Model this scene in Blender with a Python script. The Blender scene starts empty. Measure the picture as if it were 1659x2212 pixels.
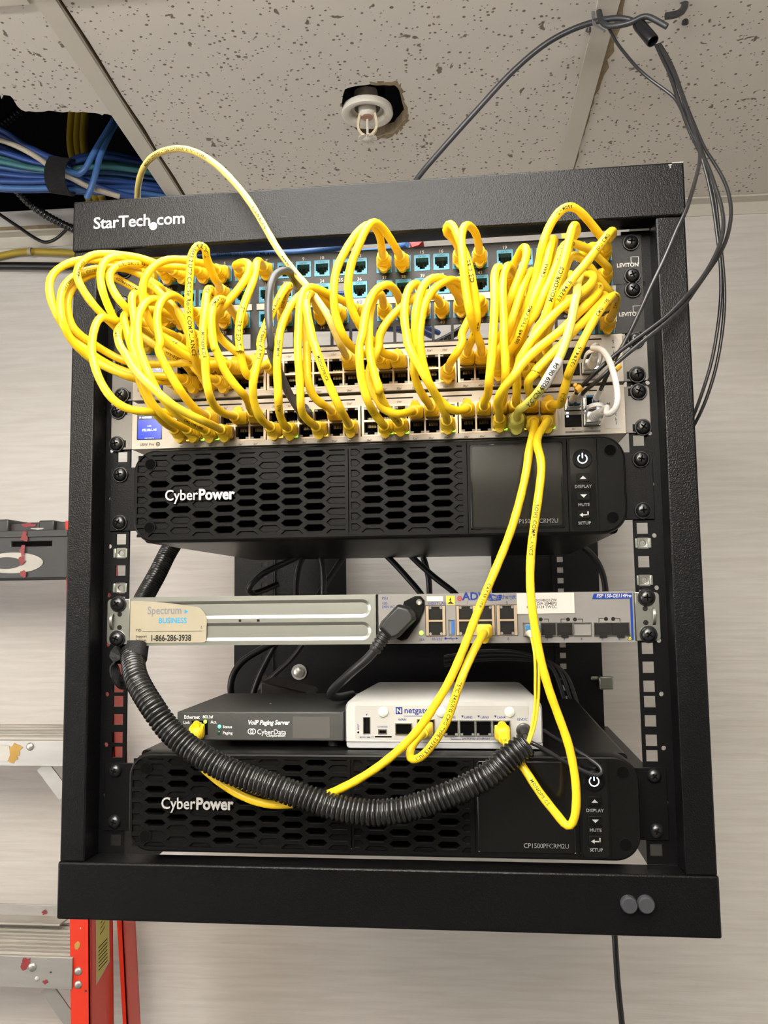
import bpy, bmesh, math, random
from mathutils import Vector, Matrix, Quaternion
from mathutils.geometry import tessellate_polygon

random.seed(7)
sc = bpy.context.scene
COL = sc.collection
ZB = 1.55                       # height of the rack's lowest rail unit above the floor, metres

def W(x, y, z):                 # millimetres in the rack's frame -> metres in the room
    return Vector((x * .001, y * .001, z * .001 + ZB))

# ------------------------------------------------------------------ camera
FPX = 1850.0
CC = Vector((93.1595, -751.2018, 217.6212))
YAW, PIT, ROL = -.110169634, .0985496711, -.0129451353
_f = Vector((math.sin(YAW) * math.cos(PIT), math.cos(YAW) * math.cos(PIT), math.sin(PIT)))
_r = Vector((math.cos(YAW), -math.sin(YAW), 0))
_u = _r.cross(_f)
CR = math.cos(ROL) * _r + math.sin(ROL) * _u
CU = -math.sin(ROL) * _r + math.cos(ROL) * _u
CF = _f
cam = bpy.data.objects.new('camera', bpy.data.cameras.new('camera'))
COL.objects.link(cam)
M3 = Matrix((CR, CU, -CF)).transposed()
cam.matrix_world = Matrix.Translation(W(*CC)) @ M3.to_4x4()
cam.data.sensor_width = 36
cam.data.sensor_fit = 'AUTO'
cam.data.lens = 36 * FPX / 2212
cam.data.clip_start = .02
sc.camera = cam

def px(u, v, y):                # the place at depth y that is seen at photo pixel (u, v)
    d = CR * ((u - 829.5) / FPX) + CU * (-(v - 1106) / FPX) + CF
    return CC + d * ((y - CC.y) / d.y)
def pz(u, v, z):                # the same, on a level plane
    d = CR * ((u - 829.5) / FPX) + CU * (-(v - 1106) / FPX) + CF
    return CC + d * ((z - CC.z) / d.z)

# ------------------------------------------------------------------ light and exposure
wd = bpy.data.worlds.new('world'); sc.world = wd; wd.use_nodes = True
wd.node_tree.nodes['Background'].inputs[0].default_value = (.9, .93, 1, 1)
wd.node_tree.nodes['Background'].inputs[1].default_value = .05
sc.view_settings.view_transform = 'Standard'
sc.view_settings.look = 'None'
sc.view_settings.exposure = 0.0
sc.view_settings.gamma = 1
sc.view_settings.use_curve_mapping = False
LAMPS = [(-55, -575, 868, 585, 1150, 19.0), (-500, -2350, 868, 1150, 560, 40.0)]  # near ceiling lamp, then an added unseen fill further back
UPLIGHT = (-250, -1500, 560, 1200, 300, 165.0)          # added unseen fill behind the camera to brighten the ceiling
SIDE_FILL = (-1885, -1000, 20, 900, 1000, 13.0)             # added unseen fill at the left, brightens the wall under the rack
def area(name, x, y, z, sx, sy, watts, col=(1, .962, .905)):
    l = bpy.data.lights.new(name, 'AREA'); l.shape = 'RECTANGLE'
    l.size, l.size_y, l.energy, l.color = sx * .001, sy * .001, watts, col
    o = bpy.data.objects.new(name, l); COL.objects.link(o); o.location = W(x, y, z)
    return o

# ------------------------------------------------------------------ materials
MATS = {}
def mat(name, col, rough=.5, metal=0., nscale=0., namt=0., bump=0., bscale=None, spec=.5, emit=None, estr=0., coat=0., stretch=None, trans=0., alpha=1.):
    m = bpy.data.materials.new(name); m.use_nodes = True
    nt = m.node_tree; b = nt.nodes['Principled BSDF']
    b.inputs['Base Color'].default_value = (*col, 1)
    b.inputs['Roughness'].default_value = rough
    b.inputs['Metallic'].default_value = metal
    b.inputs['Specular IOR Level'].default_value = spec
    b.inputs['Coat Weight'].default_value = coat
    b.inputs['Transmission Weight'].default_value = trans
    if emit:
        b.inputs['Emission Color'].default_value = (*emit, 1)
        b.inputs['Emission Strength'].default_value = estr
    tc = nt.nodes.new('ShaderNodeTexCoord'); mp = nt.nodes.new('ShaderNodeMapping')
    nt.links.new(tc.outputs['Object'], mp.inputs['Vector'])
    if stretch: mp.inputs['Scale'].default_value = stretch
    ns = nt.nodes.new('ShaderNodeTexNoise')
    ns.inputs['Scale'].default_value = nscale or 40
    ns.inputs['Detail'].default_value = 4
    nt.links.new(mp.outputs['Vector'], ns.inputs['Vector'])
    mx = nt.nodes.new('ShaderNodeMix'); mx.data_type = 'RGBA'
    k = 1 - namt
    mx.inputs['A'].default_value = (col[0] * k, col[1] * k, col[2] * k, 1)
    mx.inputs['B'].default_value = (min(1, col[0] * (1 + namt)), min(1, col[1] * (1 + namt)), min(1, col[2] * (1 + namt)), 1)
    nt.links.new(ns.outputs['Fac'], mx.inputs['Factor'])
    nt.links.new(mx.outputs['Result'], b.inputs['Base Color'])
    if bump:
        n2 = nt.nodes.new('ShaderNodeTexNoise')
        n2.inputs['Scale'].default_value = bscale or 400
        n2.inputs['Detail'].default_value = 2
        nt.links.new(mp.outputs['Vector'], n2.inputs['Vector'])
        bp = nt.nodes.new('ShaderNodeBump')
        bp.inputs['Strength'].default_value = bump; bp.inputs['Distance'].default_value = .001
        nt.links.new(n2.outputs['Fac'], bp.inputs['Height'])
        nt.links.new(bp.outputs['Normal'], b.inputs['Normal'])
    MATS[name] = m
    return m

mat('powder_black', (.0030, .0030, .0034), .29, nscale=30, namt=.15, bump=.35, bscale=900, spec=.21)
mat('rail_black', (.0025, .0025, .0028), .36, nscale=20, namt=.15, bump=.15, bscale=900, spec=.15)
mat('panel_black', (.0105, .0098, .0095), .4, nscale=60, namt=.15, bump=.12, bscale=1200, spec=.3)
mat('screw_black', (.007, .007, .008), .28, nscale=60, namt=.2, spec=.6)
mat('plastic_black', (.0045, .0044, .0042), .32, nscale=40, namt=.15, bump=.06, bscale=900, spec=.09)
mat('gloss_black', (.004, .004, .004), .09, nscale=10, namt=.1, spec=.6)
mat('glass_dark', (.011, .0105, .009), .12, nscale=10, namt=.05, spec=.6)
mat('void_black', (.0015, .0015, .0015), .9, nscale=10, namt=.1, spec=.05)
mat('rubber_black', (.008, .008, .008), .45, nscale=60, namt=.2)
mat('conduit_black', (.008, .008, .008), .27, nscale=60, namt=.2, spec=.55)
mat('cord_black', (.009, .009, .010), .4, nscale=60, namt=.2)
mat('fibre_black', (.012, .012, .014), .3, nscale=60, namt=.1, spec=.6)
mat('patch_grey', (.035, .037, .042), .38, nscale=60, namt=.2)
mat('yellow', (.74, .50, .012), .36, nscale=25, namt=.10, bump=.25, bscale=220, spec=.45)
mat('yellow_deep', (.70, .44, .010), .42, nscale=25, namt=.08, bump=.15, bscale=300, spec=.4)
mat('yellow_pale', (.62, .49, .13), .32, nscale=25, namt=.06, spec=.5)
mat('yellow_green', (.56, .52, .085), .36, nscale=25, namt=.06, spec=.45)
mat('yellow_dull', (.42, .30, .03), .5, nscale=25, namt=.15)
mat('print_black', (.02, .02, .018), .5, spec=.1)
mat('print_white', (.80, .80, .78), .5)
mat('print_grey', (.16, .16, .165), .5, spec=.1)
mat('print_blue', (.012, .03, .16), .5, spec=.1)
mat('print_cyan', (.02, .22, .40), .5, spec=.1)
mat('white_label', (.48, .46, .42), .5, nscale=12, namt=.05)
mat('sw_silver', (.41, .37, .31), .42, .25, nscale=300, namt=.08, bump=.06, bscale=2500)
mat('sw_ear', (.19, .18, .165), .48, .25, nscale=900, namt=.10, bump=.15, bscale=2500)
mat('port_tan', (.40, .31, .215), .36, .55, nscale=80, namt=.1)
mat('dark_slot', (.012, .011, .010), .6, spec=.1)
mat('led_off', (.20, .20, .20), .25, nscale=50, namt=.1)
mat('gold', (.42, .32, .15), .3, .9)
mat('jack_blue', (.022, .215, .36), .42, nscale=40, namt=.08)
mat('jack_ink', (.008, .07, .12), .5, spec=.1)
mat('clear_plug', (.42, .40, .34), .15, nscale=50, namt=.1)
mat('led_green', (.1, .6, .05), .3, emit=(.28, 1, .04), estr=3.2)
mat('led_amber', (.6, .35, .05), .3, emit=(1, .48, .03), estr=3.2)
mat('led_teal', (.1, .5, .3), .3, emit=(.08, .9, .45), estr=1.6)
mat('led_dim', (.015, .06, .03), .3)
mat('led_white', (.8, .85, 1), .3, emit=(.62, .80, 1), estr=1.9)
mat('screen_blue', (.01, .02, .2), .12, emit=(.012, .045, .60), estr=1.0)
mat('screen_navy', (.01, .01, .04), .12, emit=(.010, .014, .05), estr=1.0)
mat('screen_text', (.6, .7, 1), .3, emit=(.55, .75, 1), estr=2.2)
mat('zinc', (.36, .37, .33), .30, .9, nscale=25, namt=.06)
mat('steel_bright', (.66, .66, .64), .2, 1., nscale=40, namt=.06)
mat('adva_grey', (.165, .158, .148), .45, .15, nscale=200, namt=.04)
mat('adva_blue', (.010, .035, .20), .45, spec=.1)
mat('esd_yellow', (.72, .56, .02), .5)
mat('usb_blue', (.01, .09, .34), .4)
mat('sticker', (.27, .24, .175), .5, nscale=28, namt=.14, bump=.3, bscale=60, spec=.2)
mat('white_plastic', (.46, .455, .44), .35, nscale=20, namt=.03)
mat('white_boot', (.72, .70, .68), .38, nscale=20, namt=.03)
mat('cream_boot', (.60, .53, .42), .4, nscale=20, namt=.05)
mat('net_face', (.38, .375, .35), .42, nscale=20, namt=.03)
mat('net_base', (.36, .37, .38), .4, nscale=20, namt=.04)
mat('clear_bump', (.62, .66, .60), .15, nscale=20, namt=.03)
mat('paging_grey', (.036, .037, .035), .5, .1, nscale=25, namt=.18, bump=.1, bscale=900)
mat('paging_patch', (.058, .055, .050), .55, nscale=25, namt=.1)
mat('silver_letter', (.50, .49, .48), .34, .35, nscale=60, namt=.1)
mat('blue_lc', (.015, .13, .30), .35)
mat('yellow_clip', (.75, .40, .015), .4)
mat('cable_blue', (.022, .066, .26), .42, nscale=20, namt=.15)
mat('cable_blue_light', (.05, .14, .36), .42, nscale=20, namt=.15)
mat('cable_teal', (.04, .15, .17), .45, nscale=20, namt=.15)
mat('cable_white', (.42, .37, .30), .45, nscale=20, namt=.12)
mat('red_plug', (.50, .02, .02), .4)
mat('hook_black', (.03, .031, .035), .38, nscale=20, namt=.2)
mat('hook_strip', (.25, .25, .26), .35, .5, nscale=20, namt=.1)
mat('fan_metal', (.035, .036, .04), .22, .7, nscale=20, namt=.2)
mat('tbar', (.58, .55, .48), .42, nscale=15, namt=.05)
mat('spr_white', (.66, .63, .56), .4, nscale=15, namt=.06)
mat('spr_cream', (.66, .57, .40), .4, nscale=15, namt=.06)
mat('copper', (.40, .22, .16), .35, .4)
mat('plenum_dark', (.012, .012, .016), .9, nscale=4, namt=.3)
mat('yellow_lemon', (.74, .53, .03), .36, nscale=25, namt=.06, spec=.45)
mat('wall_dark', (.07, .066, .06), .7, nscale=6, namt=.1)
mat('floor_tile', (.07, .065, .06), .5, nscale=6, namt=.1)
mat('red_rail', (.55, .030, .012), .34, nscale=14, namt=.10, spec=.5)
mat('alu', (.45, .44, .42), .42, .8, nscale=60, namt=.22, stretch=(.15, 1, 1))
mat('alu_dirty', (.40, .38, .34), .6, .45, nscale=35, namt=.45, stretch=(.3, 1, 1), bump=.3, bscale=120)
mat('cap_black', (.030, .030, .030), .42, nscale=30, namt=.35)
mat('paint_red', (.20, .022, .026), .5, nscale=60, namt=.3)
mat('paint_ochre', (.36, .21, .04), .6, nscale=60, namt=.25)
mat('warn_yellow', (.52, .46, .09), .45, nscale=30, namt=.1)
mat('rivet', (.50, .49, .46), .35, .8, nscale=40, namt=.2)
mat('brick_maroon', (.030, .019, .019), .45, nscale=20, namt=.2)
mat('sticker_dark', (.07, .035, .035), .5)
mat('lamp_diffuser', (.8, .8, .78), .5, emit=(1, .95, .88), estr=2.0)
mat('velcro', (.006, .006, .007), .95, nscale=300, namt=.5, bump=.8, bscale=700)
mat('strap_black', (.008, .008, .009), .85, nscale=300, namt=.4, bump=.8, bscale=700)

def wall_material():
    m = bpy.data.materials.new('painted_plywood'); m.use_nodes = True
    nt = m.node_tree; b = nt.nodes['Principled BSDF']; N = nt.nodes.new; Lk = nt.links.new
    tc = N('ShaderNodeTexCoord'); mp = N('ShaderNodeMapping'); mp.inputs['Scale'].default_value = (1.6, 1.6, 26)
    Lk(tc.outputs['Object'], mp.inputs['Vector'])
    n1 = N('ShaderNodeTexNoise'); n1.inputs['Scale'].default_value = 5; n1.inputs['Detail'].default_value = 7; n1.inputs['Distortion'].default_value = .5
    Lk(mp.outputs['Vector'], n1.inputs['Vector'])
    cr = N('ShaderNodeValToRGB')
    cr.color_ramp.elements[0].position = .3; cr.color_ramp.elements[0].color = (.585, .555, .515, 1)
    cr.color_ramp.elements[1].position = .62; cr.color_ramp.elements[1].color = (.655, .63, .595, 1)
    Lk(n1.outputs['Fac'], cr.inputs['Fac'])
    vo = N('ShaderNodeTexVoronoi'); vo.inputs['Scale'].default_value = 7.3     # small knocks and scuffs
    Lk(tc.outputs['Object'], vo.inputs['Vector'])
    c2 = N('ShaderNodeValToRGB')
    c2.color_ramp.elements[0].position = .018; c2.color_ramp.elements[0].color = (.62, .55, .46, 1)
    c2.color_ramp.elements[1].position = .045; c2.color_ramp.elements[1].color = (1, 1, 1, 1)
    Lk(vo.outputs['Distance'], c2.inputs['Fac'])
    mx = N('ShaderNodeMix'); mx.data_type = 'RGBA'; mx.blend_type = 'MULTIPLY'; mx.inputs['Factor'].default_value = .7
    Lk(cr.outputs['Color'], mx.inputs['A']); Lk(c2.outputs['Color'], mx.inputs['B'])
    Lk(mx.outputs['Result'], b.inputs['Base Color'])
    b.inputs['Roughness'].default_value = .5
    bp = N('ShaderNodeBump'); bp.inputs['Strength'].default_value = .35; bp.inputs['Distance'].default_value = .002
    Lk(n1.outputs['Fac'], bp.inputs['Height']); Lk(bp.outputs['Normal'], b.inputs['Normal'])
    MATS['wall'] = m
wall_material()

def tile_material():
    m = bpy.data.materials.new('fissured_tile'); m.use_nodes = True
    nt = m.node_tree; b = nt.nodes['Principled BSDF']; N = nt.nodes.new; Lk = nt.links.new
    tc = N('ShaderNodeTexCoord')
    nz = N('ShaderNodeTexNoise'); nz.inputs['Scale'].default_value = 60; nz.inputs['Detail'].default_value = 3
    Lk(tc.outputs['Object'], nz.inputs['Vector'])
    def pits(scale, amt, r0, r1, st=(1, 1, 1), rz=0., keep=.35):
        mp = N('ShaderNodeMapping'); mp.inputs['Scale'].default_value = st; mp.inputs['Rotation'].default_value = (0, 0, rz)
        Lk(tc.outputs['Object'], mp.inputs['Vector'])
        ad = N('ShaderNodeMix'); ad.data_type = 'RGBA'; ad.blend_type = 'ADD'; ad.inputs['Factor'].default_value = amt
        Lk(mp.outputs['Vector'], ad.inputs['A']); Lk(nz.outputs['Color'], ad.inputs['B'])
        v = N('ShaderNodeTexVoronoi'); v.inputs['Scale'].default_value = scale
        Lk(ad.outputs['Result'], v.inputs['Vector'])
        sp = N('ShaderNodeSeparateColor'); Lk(v.outputs['Color'], sp.inputs['Color'])
        mr = N('ShaderNodeMapRange'); mr.inputs['From Min'].default_value = keep; mr.inputs['From Max'].default_value = 1
        mr.inputs['To Min'].default_value = .05; mr.inputs['To Max'].default_value = 1
        Lk(sp.outputs['Red'], mr.inputs['Value'])
        dv = N('ShaderNodeMath'); dv.operation = 'DIVIDE'; Lk(v.outputs['Distance'], dv.inputs[0]); Lk(mr.outputs['Result'], dv.inputs[1])
        c = N('ShaderNodeValToRGB'); c.color_ramp.elements[0].position = r0; c.color_ramp.elements[1].position = r1
        Lk(dv.outputs['Value'], c.inputs['Fac']); return c.outputs['Color']
    d1 = pits(150, .004, .24, .36, keep=.1)                                  # pin holes
    d2 = pits(62, .018, .15, .23, (1, .42, 1), .7, .25)             # worm-shaped fissures
    d3 = pits(40, .03, .12, .20, (.5, 1, 1), .3, .35)
    a = N('ShaderNodeMix'); a.data_type = 'RGBA'; a.blend_type = 'MULTIPLY'; a.inputs['Factor'].default_value = 1
    Lk(d1, a.inputs['A']); Lk(d2, a.inputs['B'])
    a2 = N('ShaderNodeMix'); a2.data_type = 'RGBA'; a2.blend_type = 'MULTIPLY'; a2.inputs['Factor'].default_value = 1
    Lk(a.outputs['Result'], a2.inputs['A']); Lk(d3, a2.inputs['B'])
    c = N('ShaderNodeMix'); c.data_type = 'RGBA'
    c.inputs['A'].default_value = (.19, .155, .125, 1); c.inputs['B'].default_value = (.66, .63, .575, 1)  # shade of the pits is put into the colour, besides the bump
    Lk(a2.outputs['Result'], c.inputs['Factor'])
    Lk(c.outputs['Result'], b.inputs['Base Color']); b.inputs['Roughness'].default_value = .9
    bp = N('ShaderNodeBump'); bp.inputs['Strength'].default_value = .5; bp.inputs['Distance'].default_value = .002
    Lk(a2.outputs['Result'], bp.inputs['Height']); Lk(bp.outputs['Normal'], b.inputs['Normal'])
    MATS['tile'] = m
    mat('tile_core', (.28, .215, .13), .95, nscale=120, namt=.4, bump=.8, bscale=200)
tile_material()

# ------------------------------------------------------------------ glyphs (flat letter shapes from the built-in font)
GC = {}
def _mesh_of(body, off):
    cu = bpy.data.curves.new('t', 'FONT'); cu.body = body; cu.size = 1; cu.resolution_u = 3; cu.offset = off
    o = bpy.data.objects.new('t', cu); COL.objects.link(o)
    dg = bpy.context.evaluated_depsgraph_get(); ev = o.evaluated_get(dg); me = ev.to_mesh()
    vs = [(v.co.x, v.co.y) for v in me.vertices]; fs = [tuple(p.vertices) for p in me.polygons]
    ev.to_mesh_clear(); bpy.data.objects.remove(o); bpy.data.curves.remove(cu)
    return vs, fs
def glyph(ch, off):
    k = (ch, off)
    if k not in GC:
        if ch == ' ':
            GC[k] = ([], [], .28)
        else:
            a = _mesh_of(ch, off)
            w1 = max(v[0] for v in _mesh_of(ch + 'l', 0)[0]); w0 = max(v[0] for v in _mesh_of('l', 0)[0])
            GC[k] = (a[0], a[1], w1 - w0)
    return GC[k]
def layout(s, off=0., sx=1., gap=0.):
    x = 0; out = []
    for ch in s:
        v, f, w = glyph(ch, off)
        out.append((x, v, f)); x += w * sx + gap
    return out, x

# ------------------------------------------------------------------ mesh builder
LOC = {}                         # object name -> world position in rack millimetres
class MB:
    def __init__(s):
        s.v = []; s.f = []; s.mi = []; s.mats = []; s.cur = 0
    def m(s, name):
        if name not in s.mats: s.mats.append(name)
        s.cur = s.mats.index(name); return s
    def add(s, vs, fs, M=None):
        o = len(s.v)
        s.v += [Vector(p) if M is None else M @ Vector(p) for p in vs]
        for f in fs:
            s.f.append(tuple(i + o for i in f)); s.mi.append(s.cur)
        return s
    def poly(s, pts): return s.add(pts, [tuple(range(len(pts)))])
    def box(s, x0, x1, y0, y1, z0, z1):
        v = [(x, y, z) for x in (x0, x1) for y in (y0, y1) for z in (z0, z1)]
        return s.add(v, [(0, 1, 3, 2), (4, 6, 7, 5), (0, 4, 5, 1), (2, 3, 7, 6), (0, 2, 6, 4), (1, 5, 7, 3)])
    def prism(s, pts, y0, y1):   # outline in (x, z), seen from -y counter-clockwise, pushed from y0 (front) to y1
        n = len(pts)
        v = [(p[0], y0, p[1]) for p in pts] + [(p[0], y1, p[1]) for p in pts]
        return s.add(v, [tuple(range(n)), tuple(range(2 * n - 1, n - 1, -1))] + [(i, i + n, (i + 1) % n + n, (i + 1) % n) for i in range(n)])
    def extr(s, pts, d):         # any planar outline moved by vector d
        n = len(pts); d = Vector(d); v = [Vector(p) for p in pts]; v += [p + d for p in v]
        return s.add(v, [tuple(range(n)), tuple(range(2 * n - 1, n - 1, -1))] + [(i, i + n, (i + 1) % n + n, (i + 1) % n) for i in range(n)])
    def lathe(s, c, ax, prof, n=16, caps=True):   # prof: (distance along axis, radius)
        ax = Vector(ax).normalized(); t = Vector((1, 0, 0)) if abs(ax.x) < .8 else Vector((0, 0, 1))
        a = ax.cross(t).normalized(); b = ax.cross(a); c = Vector(c)
        v = []
        for d, r in prof:
            v += [c + ax * d + (a * math.cos(2 * math.pi * i / n) + b * math.sin(2 * math.pi * i / n)) * r for i in range(n)]
        f = []
        for k in range(len(prof) - 1):
            f += [(k * n + i, k * n + (i + 1) % n, (k + 1) * n + (i + 1) % n, (k + 1) * n + i) for i in range(n)]
        if caps:
            f.append(tuple(range(n - 1, -1, -1))); f.append(tuple(range((len(prof) - 1) * n, len(prof) * n)))
        return s.add(v, f)
    def cyl(s, c, ax, h, r, n=16): return s.lathe(c, ax, [(0, r), (h, r)], n)
    def loft(s, rings, caps=True):
        n = len(rings[0]); v = [p for r in rings for p in r]; f = []
        for k in range(len(rings) - 1):
            f += [(k * n + i, k * n + (i + 1) % n, (k + 1) * n + (i + 1) % n, (k + 1) * n + i) for i in range(n)]
        if caps:
            f.append(tuple(range(n - 1, -1, -1))); f.append(tuple(range((len(rings) - 1) * n, len(rings) * n)))
        return s.add(v, f)
    def sweep(s, pts, rad, n=12, caps=True):      # rad: number or function of (index, count)
        T = tangents(pts); nr = Vector((0, 0, 1)) if abs(T[0].z) < .9 else Vector((1, 0, 0))
        nr = (nr - T[0] * nr.dot(T[0])).normalized(); rings = []
        for i, p in enumerate(pts):
            nr = (nr - T[i] * nr.dot(T[i])).normalized(); b = T[i].cross(nr)
            r = rad(i, len(pts)) if callable(rad) else rad
            rings.append([p + (nr * math.cos(2 * math.pi * k / n) + b * math.sin(2 * math.pi * k / n)) * r for k in range(n)])
        return s.loft(rings, caps)
    def ribbon(s, pts, wid, thick, side):         # flat strap along a path; side = function or vector across it
        T = tangents(pts); rings = []
        for i, p in enumerate(pts):
            sd = Vector(side); sd = (sd - T[i] * sd.dot(T[i])).normalized(); nn = T[i].cross(sd)
            rings.append([p + sd * wid / 2 + nn * thick / 2, p - sd * wid / 2 + nn * thick / 2, p - sd * wid / 2 - nn * thick / 2, p + sd * wid / 2 - nn * thick / 2])
        return s.loft(rings)
    def grid(s, xs, zs, solid, y0, y1):           # a plate with rectangular openings
        xs = sorted(set(xs)); zs = sorted(set(zs)); nx, nz = len(xs) - 1, len(zs) - 1
        S = [[solid((xs[i] + xs[i + 1]) / 2, (zs[j] + zs[j + 1]) / 2) for j in range(nz)] for i in range(nx)]
        nv = nz + 1; N = (nx + 1) * nv
        v = [(x, y0, z) for x in xs for z in zs] + [(x, y1, z) for x in xs for z in zs]
        f = []; I = lambda i, j: i * nv + j
        g = lambda i, j: 0 <= i < nx and 0 <= j < nz and S[i][j]
        for i in range(nx):
            for j in range(nz):
                if not S[i][j]: continue
                a, b, c, d = I(i, j), I(i + 1, j), I(i + 1, j + 1), I(i, j + 1)
                f.append((a, b, c, d)); f.append((d + N, c + N, b + N, a + N))
                if not g(i - 1, j): f.append((a, d, d + N, a + N))
                if not g(i + 1, j): f.append((c, b, b + N, c + N))
                if not g(i, j - 1): f.append((b, a, a + N, b + N))
                if not g(i, j + 1): f.append((d, c, c + N, d + N))
        return s.add(v, f)
    def ringhole(s, x, z, h, r, y0, y1, n=16):    # square cell with a round hole
        o = []; q = []
        for i in range(n):
            a = 2 * math.pi * (i + .5) / n; c, d = math.cos(a), math.sin(a); k = h / max(abs(c), abs(d))
            o.append((x + c * k, z + d * k)); q.append((x + c * r, z + d * r))
        v = [(p[0], y0, p[1]) for p in o] + [(p[0], y0, p[1]) for p in q] + [(p[0], y1, p[1]) for p in q] + [(p[0], y1, p[1]) for p in o]
        f = []
        for i in range(n):
            j = (i + 1) % n
            f += [(i, j, n + j, n + i), (n + i, n + j, 2 * n + j, 2 * n + i), (2 * n + i, 2 * n + j, 3 * n + j, 3 * n + i)]
        s.add(v, f)
        cs = [(x + a * h, z + b * h) for a, b in ((1, 1), (-1, 1), (-1, -1), (1, -1))]
        for (cx, cz) in cs:                       # close the corners the outline cuts off
            near = sorted(o, key=lambda p: (p[0] - cx) ** 2 + (p[1] - cz) ** 2)[:2]
            s.add([(cx, y0, cz), (near[0][0], y0, near[0][1]), (near[1][0], y0, near[1][1])], [(0, 1, 2)])
        return s
    def text(s, t, x, y, z, size, al='L', off=0., sx=1., shear=0., depth=0., rot=0., gap=0., ux=None, uy=None):
        # letters on a face that looks towards -y (or spanned by ux, uy); x, z = left (or centre, right) end of the baseline
        lo, w = layout(t, off, sx, gap)
        x0 = {'L': 0, 'C': -w / 2, 'R': -w}[al]
        ux = Vector(ux or (1, 0, 0)); uy = Vector(uy or (0, 0, 1)); nn = ux.cross(uy)
        if rot:
            c, d = math.cos(rot), math.sin(rot); ux, uy = ux * c + uy * d, uy * c - ux * d
        P = Vector((x, y, z))
        for gx, v, f in lo:
            vv = [P + ux * ((x0 + gx + q[0] * sx + q[1] * shear) * size) + uy * (q[1] * size) for q in v]
            s.add(vv, f)
            if depth:
                back = [p - nn * depth for p in vv]; ed = {}
                for q in f:
                    for a, b in zip(q, q[1:] + q[:1]):
                        ed[(a, b)] = 1
                for (a, b) in ed:
                    if (b, a) not in ed: s.add([vv[a], back[a], back[b], vv[b]], [(0, 1, 2, 3)])
        return s
    def tube_text(s, path, r, t, at, size, off=0.012, toward=CC, shift=0., flip=False, gap=.06):
        lo, w = layout(t, off, 1., gap); L = cum(path); s0 = at * L[-1]
        if s0 + w * size > L[-1] - 8: s0 = max(4, L[-1] - 8 - w * size)
        T = tangents(path)
        for gx, v, f in lo:
            out = []
            for q in v:
                ss = s0 + (gx + q[0]) * size
                if flip: ss = s0 + (w - gx - q[0]) * size
                k = max(0, min(len(path) - 2, next((i for i in range(len(L) - 1) if L[i + 1] > ss), len(L) - 2)))
                a = (ss - L[k]) / max(1e-6, L[k + 1] - L[k])
                p = path[k].lerp(path[k + 1], a); tt = T[k].lerp(T[k + 1], a).normalized()
                if flip: tt = -tt
                n = toward - p; n = (n - tt * n.dot(tt)).normalized(); b = n.cross(tt)
                th = (q[1] - .35) * size / r + shift
                out.append(p + (n * math.cos(th) + b * math.sin(th)) * (r + .12))
            s.add(out, f)
        return s
    def build(s, name, parent=None, pos=None, bevel=0., seg=2, angle=40, flat=False):
        if pos is None:
            if parent is not None and parent.name in LOC: pos = LOC[parent.name]
            else:
                xs = [p.x for p in s.v]; ys = [p.y for p in s.v]; zs = [p.z for p in s.v]
                pos = ((min(xs) + max(xs)) / 2, (min(ys) + max(ys)) / 2, min(zs))
        pos = Vector(pos)
        me = bpy.data.meshes.new(name)
        me.from_pydata([(p - pos) * .001 for p in s.v], [], s.f)
        for n in s.mats: me.materials.append(MATS[n])
        me.polygons.foreach_set('material_index', s.mi)
        if not flat:
            me.polygons.foreach_set('use_smooth', [True] * len(me.polygons))
            me.update(); me.set_sharp_from_angle(angle=math.radians(angle))
        o = bpy.data.objects.new(name, me)
        place(o, pos, parent)
        if bevel:
            b = o.modifiers.new('bevel', 'BEVEL'); b.width = bevel * .001; b.segments = seg; b.limit_method = 'ANGLE'; b.angle_limit = math.radians(50)
        return o

def place(o, pos, parent=None):
    COL.objects.link(o); pos = Vector(pos); LOC[o.name] = pos
    if parent is not None:
        o.parent = parent
        o.location = (pos - LOC[parent.name]) * .001
    else:
        o.location = W(*pos)
    return o
def empty(name, pos, label=None, cat=None, group=None):
    o = bpy.data.objects.new(name, None); o.empty_display_size = .02
    place(o, pos)
    if label: tag(o, label, cat, group)
    return o
def tag(o, label=None, cat=None, group=None, kind=None):
    if label: o['label'] = label
    if cat: o['category'] = cat
    if group: o['group'] = group
    if kind: o['kind'] = kind
    return o
def inst(name, src, pos, parent=None, rot=None, label=None):
    o = bpy.data.objects.new(name, src); place(o, pos, parent)
    if rot is not None:
        o.rotation_mode = 'QUATERNION'; o.rotation_quaternion = rot
    if label: o['label'] = label
    return o
def template(mb, name):          # a mesh to be used by several objects, modelled around the origin
    me = bpy.data.meshes.new(name)
    me.from_pydata([p * .001 for p in mb.v], [], mb.f)
    for n in mb.mats: me.materials.append(MATS[n])
    me.polygons.foreach_set('material_index', mb.mi)
    me.polygons.foreach_set('use_smooth', [True] * len(me.polygons))
    me.update(); me.set_sharp_from_angle(angle=math.radians(38))
    return me
def tangents(p):
    n = len(p); return [(p[min(i + 1, n - 1)] - p[max(i - 1, 0)]).normalized() for i in range(n)]
def cum(p):
    L = [0.]
    for a, b in zip(p, p[1:]): L.append(L[-1] + (b - a).length)
    return L
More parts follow.
